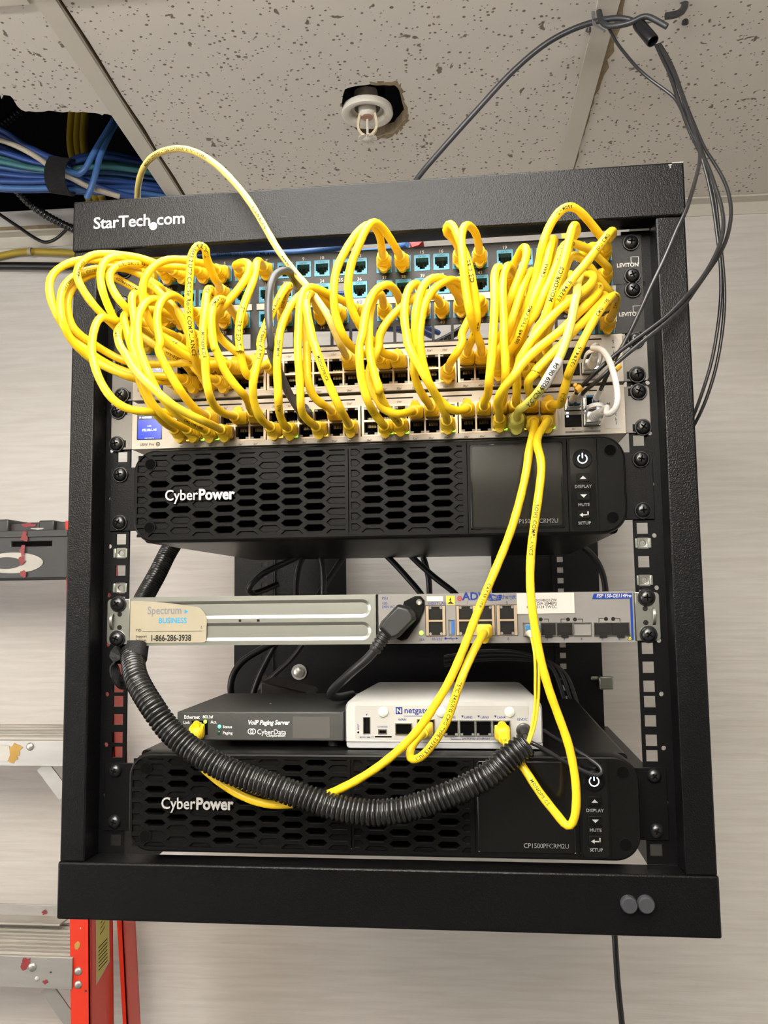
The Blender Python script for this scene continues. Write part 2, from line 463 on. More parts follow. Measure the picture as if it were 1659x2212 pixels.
def spline(pts, step=4.):        # centripetal Catmull-Rom through the points
    P = [Vector(p) for p in pts]; Q = [P[0]]
    for p in P[1:]:
        if (p - Q[-1]).length > .8: Q.append(p)
    P = [Q[0] * 2 - Q[1]] + Q + [Q[-1] * 2 - Q[-2]]; out = []
    for i in range(1, len(P) - 2):
        a, b, c, d = P[i - 1:i + 3]
        t0 = 0; t1 = t0 + (b - a).length ** .5; t2 = t1 + (c - b).length ** .5; t3 = t2 + (d - c).length ** .5
        n = max(2, int((c - b).length / step))
        for k in range(n):
            t = t1 + (t2 - t1) * k / n
            A1 = a * ((t1 - t) / (t1 - t0)) + b * ((t - t0) / (t1 - t0)); A2 = b * ((t2 - t) / (t2 - t1)) + c * ((t - t1) / (t2 - t1)); A3 = c * ((t3 - t) / (t3 - t2)) + d * ((t - t2) / (t3 - t2))
            B1 = A1 * ((t2 - t) / (t2 - t0)) + A2 * ((t - t0) / (t2 - t0)); B2 = A2 * ((t3 - t) / (t3 - t1)) + A3 * ((t - t1) / (t3 - t1))
            out.append(B1 * ((t2 - t) / (t2 - t1)) + B2 * ((t - t1) / (t2 - t1)))
    out.append(P[-2])
    for _ in range(2):           # relax the path a little so bends stay round
        out = [out[0]] + [(out[i - 1] + out[i] * 2 + out[i + 1]) / 4 for i in range(1, len(out) - 1)] + [out[-1]]
    return out
def rrect(x0, x1, z0, z1, r, n=5, corners=(1, 1, 1, 1)):   # rounded outline, counter-clockwise seen from -y: BL, BR, TR, TL
    out = []
    for (cx, cz, a0, on) in ((x0, z0, 180, corners[0]), (x1, z0, 270, corners[1]), (x1, z1, 0, corners[2]), (x0, z1, 90, corners[3])):
        if not on: out.append((cx, cz)); continue
        ox = cx + (r if cx == x0 else -r); oz = cz + (r if cz == z0 else -r)
        for k in range(n + 1):
            a = math.radians(a0 + 90 * k / n); out.append((ox + r * math.cos(a), oz + r * math.sin(a)))
    return out
# ================================================================== the room
CEIL = 870.
def wally(x): return 668 + .03 * x
XL, XR, YB = -1900., 1900., -3000.
FLZ = -ZB * 1000

b = MB().m('wall')
b.add([(XL, wally(XL), FLZ), (XR, wally(XR), FLZ), (XR, wally(XR), 916), (XL, wally(XL), 916),
       (XL, wally(XL) + 100, FLZ), (XR, wally(XR) + 100, FLZ), (XR, wally(XR) + 100, 916), (XL, wally(XL) + 100, 916)],
      [(0, 1, 2, 3), (7, 6, 5, 4), (3, 2, 6, 7), (0, 4, 5, 1), (0, 3, 7, 4), (1, 5, 6, 2)])
tag(b.build('wall_back', pos=(0, 668, FLZ)), kind='structure')
b = MB().m('wall').box(XL - 100, XL, YB, wally(XL), FLZ, 1300); tag(b.build('wall_left', pos=(XL, 0, FLZ)), kind='structure')
b = MB().m('wall').box(XR, XR + 100, YB, wally(XR), FLZ, 1300); tag(b.build('wall_right', pos=(XR, 0, FLZ)), kind='structure')
b = MB().m('wall_dark').box(XL, XR, YB - 100, YB, FLZ, 1300); tag(b.build('wall_front', pos=(0, YB, FLZ)), kind='structure')
b = MB().m('floor_tile').box(XL, XR, YB, 760, FLZ - 80, FLZ); tag(b.build('floor', pos=(0, 0, FLZ - 80)), kind='structure')

# suspended ceiling: one sheet of tiles with the hole left by the broken tile and the hole round the sprinkler
def zp(u, v): p = pz(u, v, CEIL); return (p.x, p.y)
rag = [(-60, 150), (-30, 195), (0, 204), (3, 214), (8, 205), (14, 206), (22, 207), (28, 213), (33, 222), (38, 230), (46, 237), (55, 241), (62, 240), (78, 242), (95, 241), (104, 239), (118, 240), (135, 243), (150, 241), (168, 243), (180, 241), (186, 243), (206, 244), (214, 246), (221, 249), (225, 246), (233, 247), (243, 250)]
rag = [zp(*q) for q in rag]
slitR = [(118, 0), (124, 0)]
L0 = Vector((-352, 79)); L1 = Vector((-379, 590))
def lbar(y, off): return -352 + (y - 79) * (-24 / 450) + off
bar = lambda x0, s: (lambda y, o: x0 + (y - 79) * s + o)
LB = bar(-362., -.048); RB = bar(252., -.030)     # centre lines of the two main tees
hole_left = [(q[0], q[1]) for q in rag if q[0] < LB(q[1], -10)]
hole_left += [(LB(hole_left[-1][1], -8), hole_left[-1][1] + 2), (LB(wally(-380) - 6, -8), wally(-380) - 6), (-1000, wally(-1000) - 6), (-1000, hole_left[0][1])]
spr = [(738, 225), (741, 205), (745, 193), (752, 190), (763, 187), (775, 185), (788, 184), (800, 182), (815, 184), (828, 183), (842, 184), (852, 183), (858, 188), (862, 194), (865, 204), (868, 218), (872, 232), (873, 245), (876, 256), (869, 263), (864, 270), (858, 276), (852, 285), (843, 288), (832, 290), (822, 293), (812, 296), (804, 298), (790, 290), (770, 280), (752, 262), (742, 245)]
spr = [zp(*q) for q in spr]
slit = [(LB(-200, 13), -200), (LB(60, 13), 60), (LB(330, 13), 330), (LB(560, 13), 560), (LB(560, 17), 560), (LB(480, 18.5), 480), (LB(400, 17), 400), (LB(340, 19), 340), (LB(260, 16.5), 260), (LB(150, 18), 150), (LB(60, 16), 60), (LB(-200, 16), -200)]
outer = [(XL, YB), (XR, YB), (XR, wally(XR) - 2), (XL, wally(XL) - 2)]
loops = [outer, hole_left, spr, slit]
vs = [Vector((x, y, 0)) for l in loops for x, y in l]
tris = tessellate_polygon([[Vector((x, y, 0)) for x, y in l] for l in loops])
b = MB().m('tile'); n = len(vs)
fs = []
for t in tris:
    a, c, d = (vs[i] for i in t)
    if (c - a).cross(d - a).z > 0: t = (t[0], t[2], t[1])
    fs.append(tuple(t))
b.add([(p.x, p.y, CEIL) for p in vs], fs)
b.add([(p.x, p.y, CEIL + 15) for p in vs], [f[::-1] for f in fs])
b.m('tile_core'); k = 0
for l in loops:
    m = len(l)
    b.add([(x, y, CEIL) for x, y in l] + [(x, y, CEIL + 15) for x, y in l], [(i, (i + 1) % m, m + (i + 1) % m, m + i) for i in range(m)])
# torn fibre along the right-hand tee
rim = []
for i in range(40):
    y = -60 + i * 15.5; rim.append((RB(y, 12), y, RB(y, 12) + (random.uniform(5, 11) if y < 330 else random.uniform(1, 5)), CEIL - .6))
for p, q in zip(rim, rim[1:]):
    b.poly([(p[0], p[1], CEIL - .6), (q[0], q[1], CEIL - .6), (q[2], q[1], CEIL - .3), (p[2], p[1], CEIL - .3)])
# crumbs of core round the sprinkler hole
for i, (x, y) in enumerate(spr):
    x2, y2 = spr[(i + 1) % len(spr)]
    if i > 6 and i < 28:
        cx = sum(p[0] for p in spr) / len(spr); cy = sum(p[1] for p in spr) / len(spr)
        k1 = 1 + random.uniform(.05, .2); k2 = 1 + random.uniform(.05, .2)
        b.poly([(x, y, CEIL - .5), (x2, y2, CEIL - .5), (cx + (x2 - cx) * k2, cy + (y2 - cy) * k2, CEIL - .2), (cx + (x - cx) * k1, cy + (y - cy) * k1, CEIL - .2)])
tag(b.build('ceiling', pos=(0, 0, CEIL), flat=True), kind='structure')
# ceiling tees
tn = 0
def tee(p, q, w=24.):
    global tn; tn += 1
    p, q = Vector((*p, 0)), Vector((*q, 0)); d = (q - p).normalized(); s = Vector((-d.y, d.x, 0)) * w / 2
    b = MB().m('tbar')
    b.add([(r.x, r.y, z) for z in (CEIL - 3.5, CEIL - .2) for r in (p - s, q - s, q + s, p + s)],
          [(3, 2, 1, 0), (4, 5, 6, 7), (0, 1, 5, 4), (1, 2, 6, 5), (2, 3, 7, 6), (3, 0, 4, 7)])
    c = s * .06; b.add([(r.x, r.y, z) for z in (CEIL - .2, CEIL + 38) for r in (p - c, q - c, q + c, p + c)],
          [(3, 2, 1, 0), (4, 5, 6, 7), (0, 1, 5, 4), (1, 2, 6, 5), (2, 3, 7, 6), (3, 0, 4, 7)])
    tag(b.build('trim_%d' % tn), kind='structure')
tee((LB(YB, 0), YB + 5), (LB(wally(-380), 0), wally(-380) - 4))
tee((RB(YB, 0), YB + 5), (RB(wally(250), 0), wally(250) - 4))
tee((-380, 66), (-1000, 40)); tee((-345, -540), (240, -520)); tee((276, -520), (860, -500)); tee((875, YB + 5), (858, wally(860) - 4)); tee((-980, YB + 5), (-1010, wally(-1000) - 4))
# wall angle under the tiles
tn += 1; b = MB().m('tbar')
for x0, x1 in ((XL, XR),):
    for (d0, d1, z0, z1) in ((-24, 0, CEIL - 3.5, CEIL - .5), (-2.2, 0, CEIL - 24, CEIL - 3.5)):
        b.add([(x, wally(x) + d, z) for x in (x0, x1) for d in (d0, d1) for z in (z0, z1)], [(0, 1, 3, 2), (4, 6, 7, 5), (0, 4, 5, 1), (2, 3, 7, 6), (0, 2, 6, 4), (1, 5, 7, 3)])
tag(b.build('trim_%d' % tn), kind='structure')
# the dark void above the tiles
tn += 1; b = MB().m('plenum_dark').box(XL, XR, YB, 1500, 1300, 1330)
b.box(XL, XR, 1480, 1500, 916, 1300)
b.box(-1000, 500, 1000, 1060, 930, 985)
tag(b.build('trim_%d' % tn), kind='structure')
# ceiling light fittings out of frame; the far one is added fill
for i, (x, y, z, sx, sy, w) in enumerate(LAMPS):
    t = empty('ceiling_light', (x, y, CEIL - 30), ('recessed fluorescent ceiling light just in front of the rack', 'added unseen ceiling fill light at the far side of the room')[i], 'light', 'ceiling lights')
    q = MB().m('tbar'); hx, hy = sx / 2 + 25, sy / 2 + 25
    q.box(x - hx, x + hx, y - hy, y - hy + 25, CEIL - 14, CEIL - .5); q.box(x - hx, x + hx, y + hy - 25, y + hy, CEIL - 14, CEIL - .5)
    q.box(x - hx, x - hx + 25, y - hy + 25, y + hy - 25, CEIL - 14, CEIL - .5); q.box(x + hx - 25, x + hx, y - hy + 25, y + hy - 25, CEIL - 14, CEIL - .5)
    q.build('frame', t)
    MB().m('lamp_diffuser').box(x - sx / 2, x + sx / 2, y - sy / 2, y + sy / 2, CEIL - 9, CEIL - 5).build('diffuser', t)
    l = area('lamp', x, y, CEIL - 16, sx, sy, w); l.parent = t; l.location = (0, 0, .014); LOC[l.name] = Vector((x, y, CEIL - 16))
ux, uy, uz, ul, uw, up = UPLIGHT  # added fill light in a housing on rods, out of view
t = empty('uplight_fill', (ux, uy, uz - 60), 'long added fill light, unseen behind the camera, shining up at the ceiling', 'light')
q = MB().m('tbar').box(ux - ul / 2 - 10, ux + ul / 2 + 10, uy - uw / 2 - 10, uy + uw / 2 + 10, uz - 60, uz - 45); q.box(ux - ul / 2 - 10, ux - ul / 2, uy - uw / 2 - 10, uy + uw / 2 + 10, uz - 45, uz); q.box(ux + ul / 2, ux + ul / 2 + 10, uy - uw / 2 - 10, uy + uw / 2 + 10, uz - 45, uz); q.box(ux - ul / 2, ux + ul / 2, uy - uw / 2 - 10, uy - uw / 2, uz - 45, uz); q.box(ux - ul / 2, ux + ul / 2, uy + uw / 2, uy + uw / 2 + 10, uz - 45, uz)
q.build('housing', t)
for s in (-1, 1): MB().m('steel_bright').cyl((ux + s * 500, uy, uz), (0, 0, 1), CEIL - uz, 2, 8).build('suspension_rod', t)
l = area('lamp', ux, uy, uz - 10, ul, uw, up); l.parent = t; l.location = (0, 0, .05); l.rotation_euler = (math.pi, 0, 0)

wx, wy, wz, ww, wh, wp = SIDE_FILL  # frame and glowing pane round the added side fill
q = MB().m('tbar').box(wx - 14, wx + 2, wy - ww / 2 - 60, wy - ww / 2, wz - wh / 2 - 60, wz + wh / 2 + 60).box(wx - 14, wx + 2, wy + ww / 2, wy + ww / 2 + 60, wz - wh / 2 - 60, wz + wh / 2 + 60).box(wx - 14, wx + 2, wy - ww / 2, wy + ww / 2, wz - wh / 2 - 60, wz - wh / 2).box(wx - 14, wx + 2, wy - ww / 2, wy + ww / 2, wz + wh / 2, wz + wh / 2 + 60)
q.m('lamp_diffuser').box(wx - 14, wx - 10, wy - ww / 2, wy + ww / 2, wz - wh / 2, wz + wh / 2)
tag(q.build('fill_panel_1'), kind='structure')
l = area('side_fill', wx, wy, wz, ww, wh, wp, (.93, .96, 1)); l.rotation_euler = (math.pi / 2, 0, -math.pi / 2)

# sprinkler head
c = pz(795, 243, CEIL); sx, sy = c.x - 1, c.y
sp = empty('fire_sprinkler', (sx, sy, CEIL - 34), 'white pendent fire sprinkler in a ragged hole in the ceiling tile', 'sprinkler')
MB().m('spr_white').lathe((sx, sy, CEIL), (0, 0, -1), [(-6, 17.5), (-6, 26), (-5, 34), (2, 35), (4, 34), (5, 31), (3, 25), (-2, 22.5), (-24, 21.5), (-24, 8)], 40, caps=False).build('escutcheon', sp)
MB().m('rubber_black').lathe((sx, sy + 3, CEIL), (0, 0, 1), [(6.5, 24), (44, 24), (44, 10)], 24, caps=False).build('cup', sp)
q = MB().m('spr_white').lathe((sx, sy, CEIL + 20), (0, 0, -1), [(0, 9), (8, 12), (20, 12), (24, 9), (26, 7)], 20)
q.build('body', sp)
q = MB().m('spr_cream')
for s in (-1, 1):
    pa = spline([(sx + s * 10, sy, CEIL - 2), (sx + s * 12.5, sy, CEIL - 16), (sx + s * 12, sy, CEIL - 24), (sx + s * 5, sy, CEIL - 33), (sx + s * 1, sy, CEIL - 35)], 2)
    q.ribbon(pa, 5, 3.2, (0, 1, 0))
q.build('frame_arms', sp)
q = MB().m('copper').lathe((sx, sy, CEIL - 5), (0, 0, -1), [(0, 7), (3, 7.5), (5, 4)], 16); q.m('spr_white').cyl((sx, sy, CEIL - 8), (0, 0, -1), 24, 1.7, 10); q.build('trigger_link', sp)
q = MB().m('spr_white')
for i in range(12):
    a0 = 2 * math.pi * i / 12; a1 = a0 + .34
    q.extr([(sx + math.cos(a) * r, sy + math.sin(a) * r, CEIL - 38) for a, r in ((a0, 4.5), (a1, 4.5), (a1, 13), (a0, 13))], (0, 0, 1.4))
q.lathe((sx, sy, CEIL - 36.2), (0, 0, -1), [(0, 6), (2, 6), (3.5, 3)], 16); q.build('deflector', sp)

# ================================================================== the rack
U = 44.45
HX = 232.55
rack = empty('equipment_rack', (1, 0, -52), 'black open-frame wall-mounted equipment rack holding all the network gear', 'rack')
tb = MB().m('powder_black').box(-272.5, 275, -27, -3, 537, 585).build('top_beam', rack, bevel=1.8, seg=3)
q = MB().m('print_white')
P0 = px(200, 477, -27.25); P1 = px(403, 466, -27.25)
x = q.text('StarTech', -252.5, -27.3, 557.5, 15.6, off=.012, gap=-.015)
wl = layout('StarTech', .012, 1, -.015)[1] * 15.6
q.lathe((-252.5 + wl + 2.5, -27.3, 556.6), (0, -1, 0), [(0, 3.7), (.02, 3.7)], 24)
q.text('com', -252.5 + wl + 5.5, -27.3, 557.5, 15.6, off=.012, gap=-.015)
q.build('printed_logo', tb, flat=True)
q = MB().m('steel_bright')                       # chipped paint at the upper right corner
q.box(265, 274.5, -27.2, -26.9, 583.6, 584.6); q.box(262, 265, -27.2, -26.9, 582, 583); q.box(263, 263.8, -27.2, -26.9, 579.5, 582)
q.build('paint_chip', tb)
bb = MB().m('powder_black').box(-272.5, 275, -27, 1, -52.5, -5).build('bottom_beam', rack, bevel=1.8, seg=3)
for u in (1357.5, 1394):
    p = px(u, 1951, -27); q = MB().m('patch_grey').lathe((p.x, -27, p.z), (0, -1, 0), [(0, 6.6), (5, 6.6), (6.4, 5.6)], 28); q.build('plug_cap', bb)
for x0, x1 in ((-271, -248.5), (249.5, 274)):
    MB().m('powder_black').box(x0, x1, -26.4, 7, -5, 537).build('front_post', rack, bevel=1.6, seg=3)
holes = [k * U + h for k in range(12) for h in (6.35, 22.225, 38.1)]
for s in (-1, 1):
    x0, x1 = (-250.5, -224.6) if s < 0 else (224.8, 250.2)
    cx = s * HX; rx = s * 242.3 if s > 0 else -243.2
    xs = [x0, x1, cx - 4.75, cx + 4.75, rx - 3, rx + 3]; zs = [-5, 537]
    rz = [U * k for k in range(1, 12)]
    for h in holes: zs += [h - 4.75, h + 4.75]
    for h in rz: zs += [h - 3, h + 3]
    q = MB().m('rail_black')
    def solid(x, z):
        if abs(x - cx) < 4.75 and any(abs(z - h) < 4.75 for h in holes): return False
        if abs(x - rx) < 3 and any(abs(z - h) < 3 for h in rz): return False
        return True
    q.grid(xs, zs, solid, 0, 2.2)
    for h in rz: q.ringhole(rx, h, 3, 2.0, 0, 2.2)
    r = q.build('mounting_rail', rack)
    q = MB().m('powder_black')                   # side members that run back to the wall bracket
    xa, xb = ((-273, -249) if s < 0 else (251, 275))
    q.box(xa, xb, 7, 560, -50, 24); q.build('side_member', rack, bevel=1.2)
    MB().m('powder_black').box(xa, xb, 7, 560, 537, 583).build('side_member', rack, bevel=1.2)
# wall bracket at the back
for s, (x0, x1, a, c) in ((-1, (-289, -227, -227, -114)), (1, (202, 270, 111, 202))):
    hx = -241 if s < 0 else 213.5
    zs = [-60, 600]; hs = [k * 15.875 for k in range(-2, 37)]
    for h in hs: zs += [h - 4, h + 4]
    q = MB().m('powder_black').grid([x0, x1, hx - 4.5, hx + 4.5], zs, lambda x, z: not (abs(x - hx) < 4.5 and any(abs(z - h) < 4 for h in hs)), 560, 563)
    q.box(x0, x0 + 2.5, 563, 655, -60, 600)
    q.build('rear_post', rack)
    MB().m('powder_black').box(a, c, 572, 575, -60, 600).build('back_plate', rack)
q = MB().m('powder_black').box(-227, 202, 566, 569, 40, 168); q.box(-227, 202, 569, 600, 160, 168); q.build('cross_plate', rack)
p = px(645, 1452, 560); q = MB().m('rivet').lathe((p.x, 566, p.z), (0, -1, 0), [(0, 12), (3, 12), (3, 8.5), (7, 8.2), (8.5, 6)], 24); q.build('bracket_bolt', rack)
q = MB().m('zinc'); p = px(1300, 1475, 556); q.box(p.x - 5, p.x + 16, 545, 556, p.z - 9, p.z + 10); q.box(p.x - 16, p.x - 5, 552, 556, p.z + 4, p.z + 10); q.build('hinge_latch', rack, bevel=2)

# screws, cage nuts (shared meshes)
q = MB().m('screw_black').lathe((0, 0, 0), (0, -1, 0), [(0, 7.4), (1.2, 7.4), (1.6, 7.0), (1.6, 6.2), (2.6, 6.15), (4.0, 5.3), (4.9, 3.9), (5.3, 2.1)], 24)
q.m('void_black').box(-2.9, 2.9, -5.45, -4.6, -.62, .62).box(-.62, .62, -5.45, -4.6, -2.9, 2.9)
SCREW = template(q, 'rack_screw')
q = MB().m('screw_black').lathe((0, 0, 0), (0, -1, 0), [(0, 5.9), (.6, 5.9), (2.2, 5.2), (3.4, 3.8), (3.9, 2.0)], 24)
q.m('void_black').box(-2.6, 2.6, -4.0, -3.2, -.55, .55).box(-.55, .55, -4.0, -3.2, -2.6, 2.6)
SCREW2 = template(q, 'pan_screw')
def screw(x, y, z, parent, kind=0, ang=None):
    a = random.uniform(0, 1.57) if ang is None else ang
    return inst('rack_screw', SCREW2 if kind else SCREW, (x, y, z), parent, Quaternion((0, 1, 0), a))
def cage_nut(x, z):
    q = MB().m('zinc'); s = 1 if x > 0 else -1
    q.grid([-4.6, 4.6, -2.9, 2.9], [-4.3, 4.3, -2.9, 2.9], lambda a, c: not (abs(a) < 2.9 and abs(c) < 2.9), 1.0, 3.4)
    q.ringhole(0, 0, 2.9, 2.5, 1.0, 3.4)
    q.box(4.2, 5.2, -.6, 6, -4.2, 4.2); q.box(4.6, 6.6, -1.1, -.1, -4.1, 4.1); q.box(-5.2, -4.2, -.6, 6, -4.2, 4.2); q.box(-6.6, -4.6, -1.1, -.1, -4.1, 4.1)
    for i in range(len(q.v)): q.v[i] = q.v[i] + Vector((x, 0, z))
    q.build('cage_nut', rack, bevel=.3)
for s in (-1, 1):
    cage_nut(s * HX, 222.25 + 38.1); cage_nut(s * HX, 222.25 + 6.35)
# ================================================================== patch panels
def lx(n): g, k = divmod(n - 1, 6); return [-204.9, -95.9, 13.4, 122.3][g] + 17.3 * k
def sx_(c): g, k = divmod(c - 1, 6); return -172.5 + 86.25 * g + 13.75 * k
PZ = {'P1T': 518, 'P1B': 496, 'P2T': 473, 'P2B': 452, 'At': 425.5, 'Ab': 412.6, 'Bt': 380, 'Bb': 367}
q = MB().m('jack_blue')                          # keystone jack, origin in the panel face
st = lambda x, z: not (abs(x) < 5.7 and -2.6 < z < 4.4 or abs(x) < 4.2 and -4.2 < z <= -2.6 or abs(x) < 2.3 and -6 < z <= -4.2)
q.grid([-7.1, -5.7, -4.2, -2.3, 2.3, 4.2, 5.7, 7.1], [-7.6, -6, -4.2, -2.6, 4.4, 7.6], st, -1.2, 9)
q.m('void_black').box(-6.2, 6.2, 8.6, 9.2, -6.5, 5)
q.m('gold')
for i in range(8):
    x = -4.2 + i * 1.2
    q.add([(x - .2, 1.0, 4.2), (x + .2, 1.0, 4.2), (x + .2, 8.4, -1.4), (x - .2, 8.4, -1.4)], [(3, 2, 1, 0)])
q.m('jack_ink').text('CAT6+', 0, -1.3, 5.1, 2.4, 'C', off=.01)
JACK = template(q, 'jack')

def patch_panel(z0, rows, missing, label, strip, logo_z, screws):
    t = empty('patch_bay', (0, 0, z0), label, 'patch panel')
    xs = [-241.3, 241.3]; zs = [z0 + .4, z0 + U - .4]; op = []
    for r in rows:
        for n in range(1, 25):
            op.append((lx(n), PZ[r])); xs += [lx(n) - 7.4, lx(n) + 7.4]; zs += [PZ[r] - 7.8, PZ[r] + 7.8]
    q = MB().m('panel_black')
    q.grid(xs, zs, lambda x, z: not any(abs(x - a) < 7.4 and abs(z - c) < 7.8 for a, c in op), -2.2, 0)
    for s in (-1, 1): q.box(s * 215 - .8, s * 215 + .8, 0, 60, z0 + .4, z0 + U - .4)
    q.box(-214, 214, 0, 26, z0 + .4, z0 + 1.8)
    q.build('faceplate', t)
    for r in rows:
        for n in range(1, 25):
            if (r, n) in missing: continue
            inst('jack', JACK, (lx(n), -1.4, PZ[r]), t)
    q = MB().m('white_label')
    for r in rows:
        for n in range(1, 25):
            q.text(str(n + (24 if r.endswith('B') else 0)), lx(n), -2.35, PZ[r] + 8.5, 4.2, 'C', off=.012)
    q.build('port_numbers', t, flat=True)
    q = MB().m('white_label')
    q.text('LEVITON', 219.6, -2.35, logo_z - 4.6, 5.0, off=.03, sx=.93)
    for a, c, d, e in ((231.8, 232.3, 0, 6), (238.2, 238.8, -1, 6), (231.8, 238.8, 5.5, 6)): q.box(a, c, -2.4, -2.3, logo_z - 1.6 + d, logo_z - 1.6 + e)
    q.build('printed_logo', t, flat=True)
    for x, z in screws: screw(x, -2.2, z, t)
    if strip:
        q = MB().m('white_label')
        for g in range(4): q.box(lx(g * 6 + 1) - 9, lx(g * 6 + 6) + 9, -3.6, -2.2, 481.4, 487.2)
        q.box(214.6, 217.8, -2.6, -2.2, 455, 468)
        q.build('label_strip', t)
        q = MB().m('print_black')
        for n, s in ((2, '50'), (8, '56'), (12, '60'), (13, '61'), (16, '64')): q.text(s, lx(n), -3.75, 482.2, 5, 'C')
        q.m('print_grey')
        for g in range(4):
            for k in range(1, 6): q.box(lx(g * 6 + 1) - 8.6 + k * 17.3, lx(g * 6 + 1) - 8.4 + k * 17.3, -3.75, -3.65, 481.6, 487)
        q.build('handwritten_numbers', t, flat=True)
    return t
patch_panel(11 * U, ('P1T', 'P1B'), {('P1B', 11)}, 'black patch panel with blue jacks, topmost unit in the rack', False, 508.5,
            [(232.5, 525.5), (232.5, 495.4), (-232.5, 525.5), (-232.5, 495.4)])
patch_panel(10 * U, ('P2T', 'P2B'), {('P2B', n) for n in range(5, 23)}, 'black patch panel with white label strip and an empty bottom row', True, 464,
            [(232.5, 482.6), (-232.5, 482.6)])

# ================================================================== the two white switches
def switch(row, z0, label, screen, screws, lit):
    t = empty('network_switch', (0, 0, z0), label, 'network switch')
    h = 42.3
    body = MB().m('sw_silver').box(-221, 221, -6, 0, z0 + h - 1.2, z0 + h)
    rt, rb = row + 't', row + 'b'; zt, zb = PZ[rt], PZ[rb]
    z1 = zb - 7.4; z2 = zt + 7.4
    groups = [(sx_(g * 6 + 1) - 8.2, sx_(g * 6 + 6) + 8.2) for g in range(4)]
    sfp = [(176.8 + dx, z0 + dz) for dx in (0, 15.6) for dz in (12.2, 26.4)]
    xs = [-221, 221, groups[0][0], groups[3][1], -216.5, -192.5]; zs = [z0, z0 + h - 1.2, z1, z2, z0 + 8.2, z0 + 32.6]
    for a, c in sfp: xs += [a - 6.9, a + 6.9]; zs += [c - 5.2, c + 5.2]
    def solid(x, z):
        if groups[0][0] < x < groups[3][1] and z1 < z < z2: return False
        if any(abs(x - a) < 6.9 and abs(z - c) < 5.2 for a, c in sfp): return False
        if -216.5 < x < -192.5 and z0 + 8.2 < z < z0 + 32.6: return False
        return True
    body.grid(xs, zs, solid, -6, -4.4)
    body.box(-221, 221, -4.4, 300, z0 - .3, z0 + .6); body.box(-221, 221, -4.4, 300, z0 + h - .8, z0 + h)
    body.box(-221, -219.6, -4.4, 300, z0, z0 + h); body.box(219.6, 221, -4.4, 300, z0, z0 + h)
    body.m('dark_slot')
    for a, c in ((-160, -118), (-108, -66), (-56, -14), (-4, 38), (48, 90), (100, 142), (150, 205)): body.box(a, c, -6.15, -6.0, z0 + h - 4.6, z0 + h - 3.4)
    body.m('void_black').box(-218, 218, 8.5, 9, z0 + 1, z0 + h - 1)
    body.build('housing', t, bevel=0)
    for g in range(4):
        xa, xb = groups[g]; q = MB().m('port_tan'); X = [xa, xb]; Z = [z1, z2]; ops = []
        for k in range(6):
            x = sx_(g * 6 + k + 1)
            X += [x - 6.1, x - 2.9, x + 2.9, x + 6.1]
            ops.append((x, zt, 1)); ops.append((x, zb, -1))
        Z += [zt - 5.6, zt + 3.6, zt + 6, zb + 5.6, zb - 3.6, zb - 6]
        def so(x, z):
            for a, c, s in ops:
                d = (z - c) * s
                if abs(x - a) < 6.1 and -5.6 < d < 6.0: return False
            return True
        q.grid(X, Z, so, -6.3, 4)
        for a, c, s in ops:
            q.m('void_black').box(a - 6.1, a + 6.1, 3.2, 4, c - 6.2, c + 6.2)
            q.m('led_off')
            for d in (-1, 1):
                q.box(a + d * 4.6 - 1.4, a + d * 4.6 + 1.4, -5.6, 0, min(c + s * 4, c + s * 5.8), max(c + s * 4, c + s * 5.8))
            q.m('dark_slot').box(a - 6, a - 2.9, -4.8, 2, min(c + s * 3.6, c + s * 4), max(c + s * 3.6, c + s * 4)).box(a + 2.9, a + 6, -4.8, 2, min(c + s * 3.6, c + s * 4), max(c + s * 3.6, c + s * 4))
            q.m('gold')
            for i in range(8): q.box(a - 3.6 + i * 1.0, a - 3.4 + i * 1.0, 2.4, 3, c - s * 5.2, c - s * 2) if s < 0 else q.box(a - 3.6 + i * 1.0, a - 3.4 + i * 1.0, 2.4, 3, c - 5.2, c - 2)
        q.build('port_block', t)
    for r, n, d, colr in lit:
        x, c, s = sx_(n), PZ[r], (1 if r[1] == 't' else -1)
        q = MB().m('led_' + colr).box(x + d * 4.6 - 1.7, x + d * 4.6 + 1.7, -6.7, -5, min(c + s * 3.9, c + s * 6), max(c + s * 3.9, c + s * 6))
        q.build('link_light', t, bevel=.3)
    q = MB().m('print_black')
    for n in range(1, 25):
        star = '**' if n > 20 else '*'
        q.text(str(2 * n - 1) + '\u00f8' + star, sx_(n) - 1.6, -6.4, z2 + 1.6, 2.5, 'C')
        q.text(str(2 * n) + '\u00f8' + star, sx_(n) - 1.6, -6.4, z1 - 4.2, 2.5, 'C')
    q.text('USW', -213.5, -6.2, z0 + 2.8, 3.4, off=.012); q.text('Pro', -204.6, -6.2, z0 + 2.8, 3.4)
    q.text('50', 176.8, -6.2, z0 + 4.2, 2.5, 'C'); q.text('52', 192.4, -6.2, z0 + 4.2, 2.5, 'C')
    q.lathe((-196.2, -6.15, z0 + 4.0), (0, -1, 0), [(0, 2.0), (.05, 2.0), (.05, 1.4), (0, 1.4)], 20, caps=False); q.text('+', -196.2, -6.2, z0 + 2.7, 3.4, 'C', off=.02)
    for a, c in sfp:
        q.box(a - 7.1, a + 7.1, -6.12, -6.02, c - 5.5, c - 5.2); q.box(a - 7.1, a + 7.1, -6.12, -6.02, c + 5.2, c + 5.5)
        q.box(a - 7.2, a - 6.9, -6.12, -6.02, c - 5.5, c + 5.5); q.box(a + 6.9, a + 7.2, -6.12, -6.02, c - 5.5, c + 5.5)
    q.m('print_grey').box(169.8, 199.6, -6.15, -6.02, z0 + 1.6, z0 + 3.2); q.m('white_label').text('100', 184.6, -6.3, z0 + 1.75, 1.7, 'C')
    q.build('printed_legend', t, flat=True)
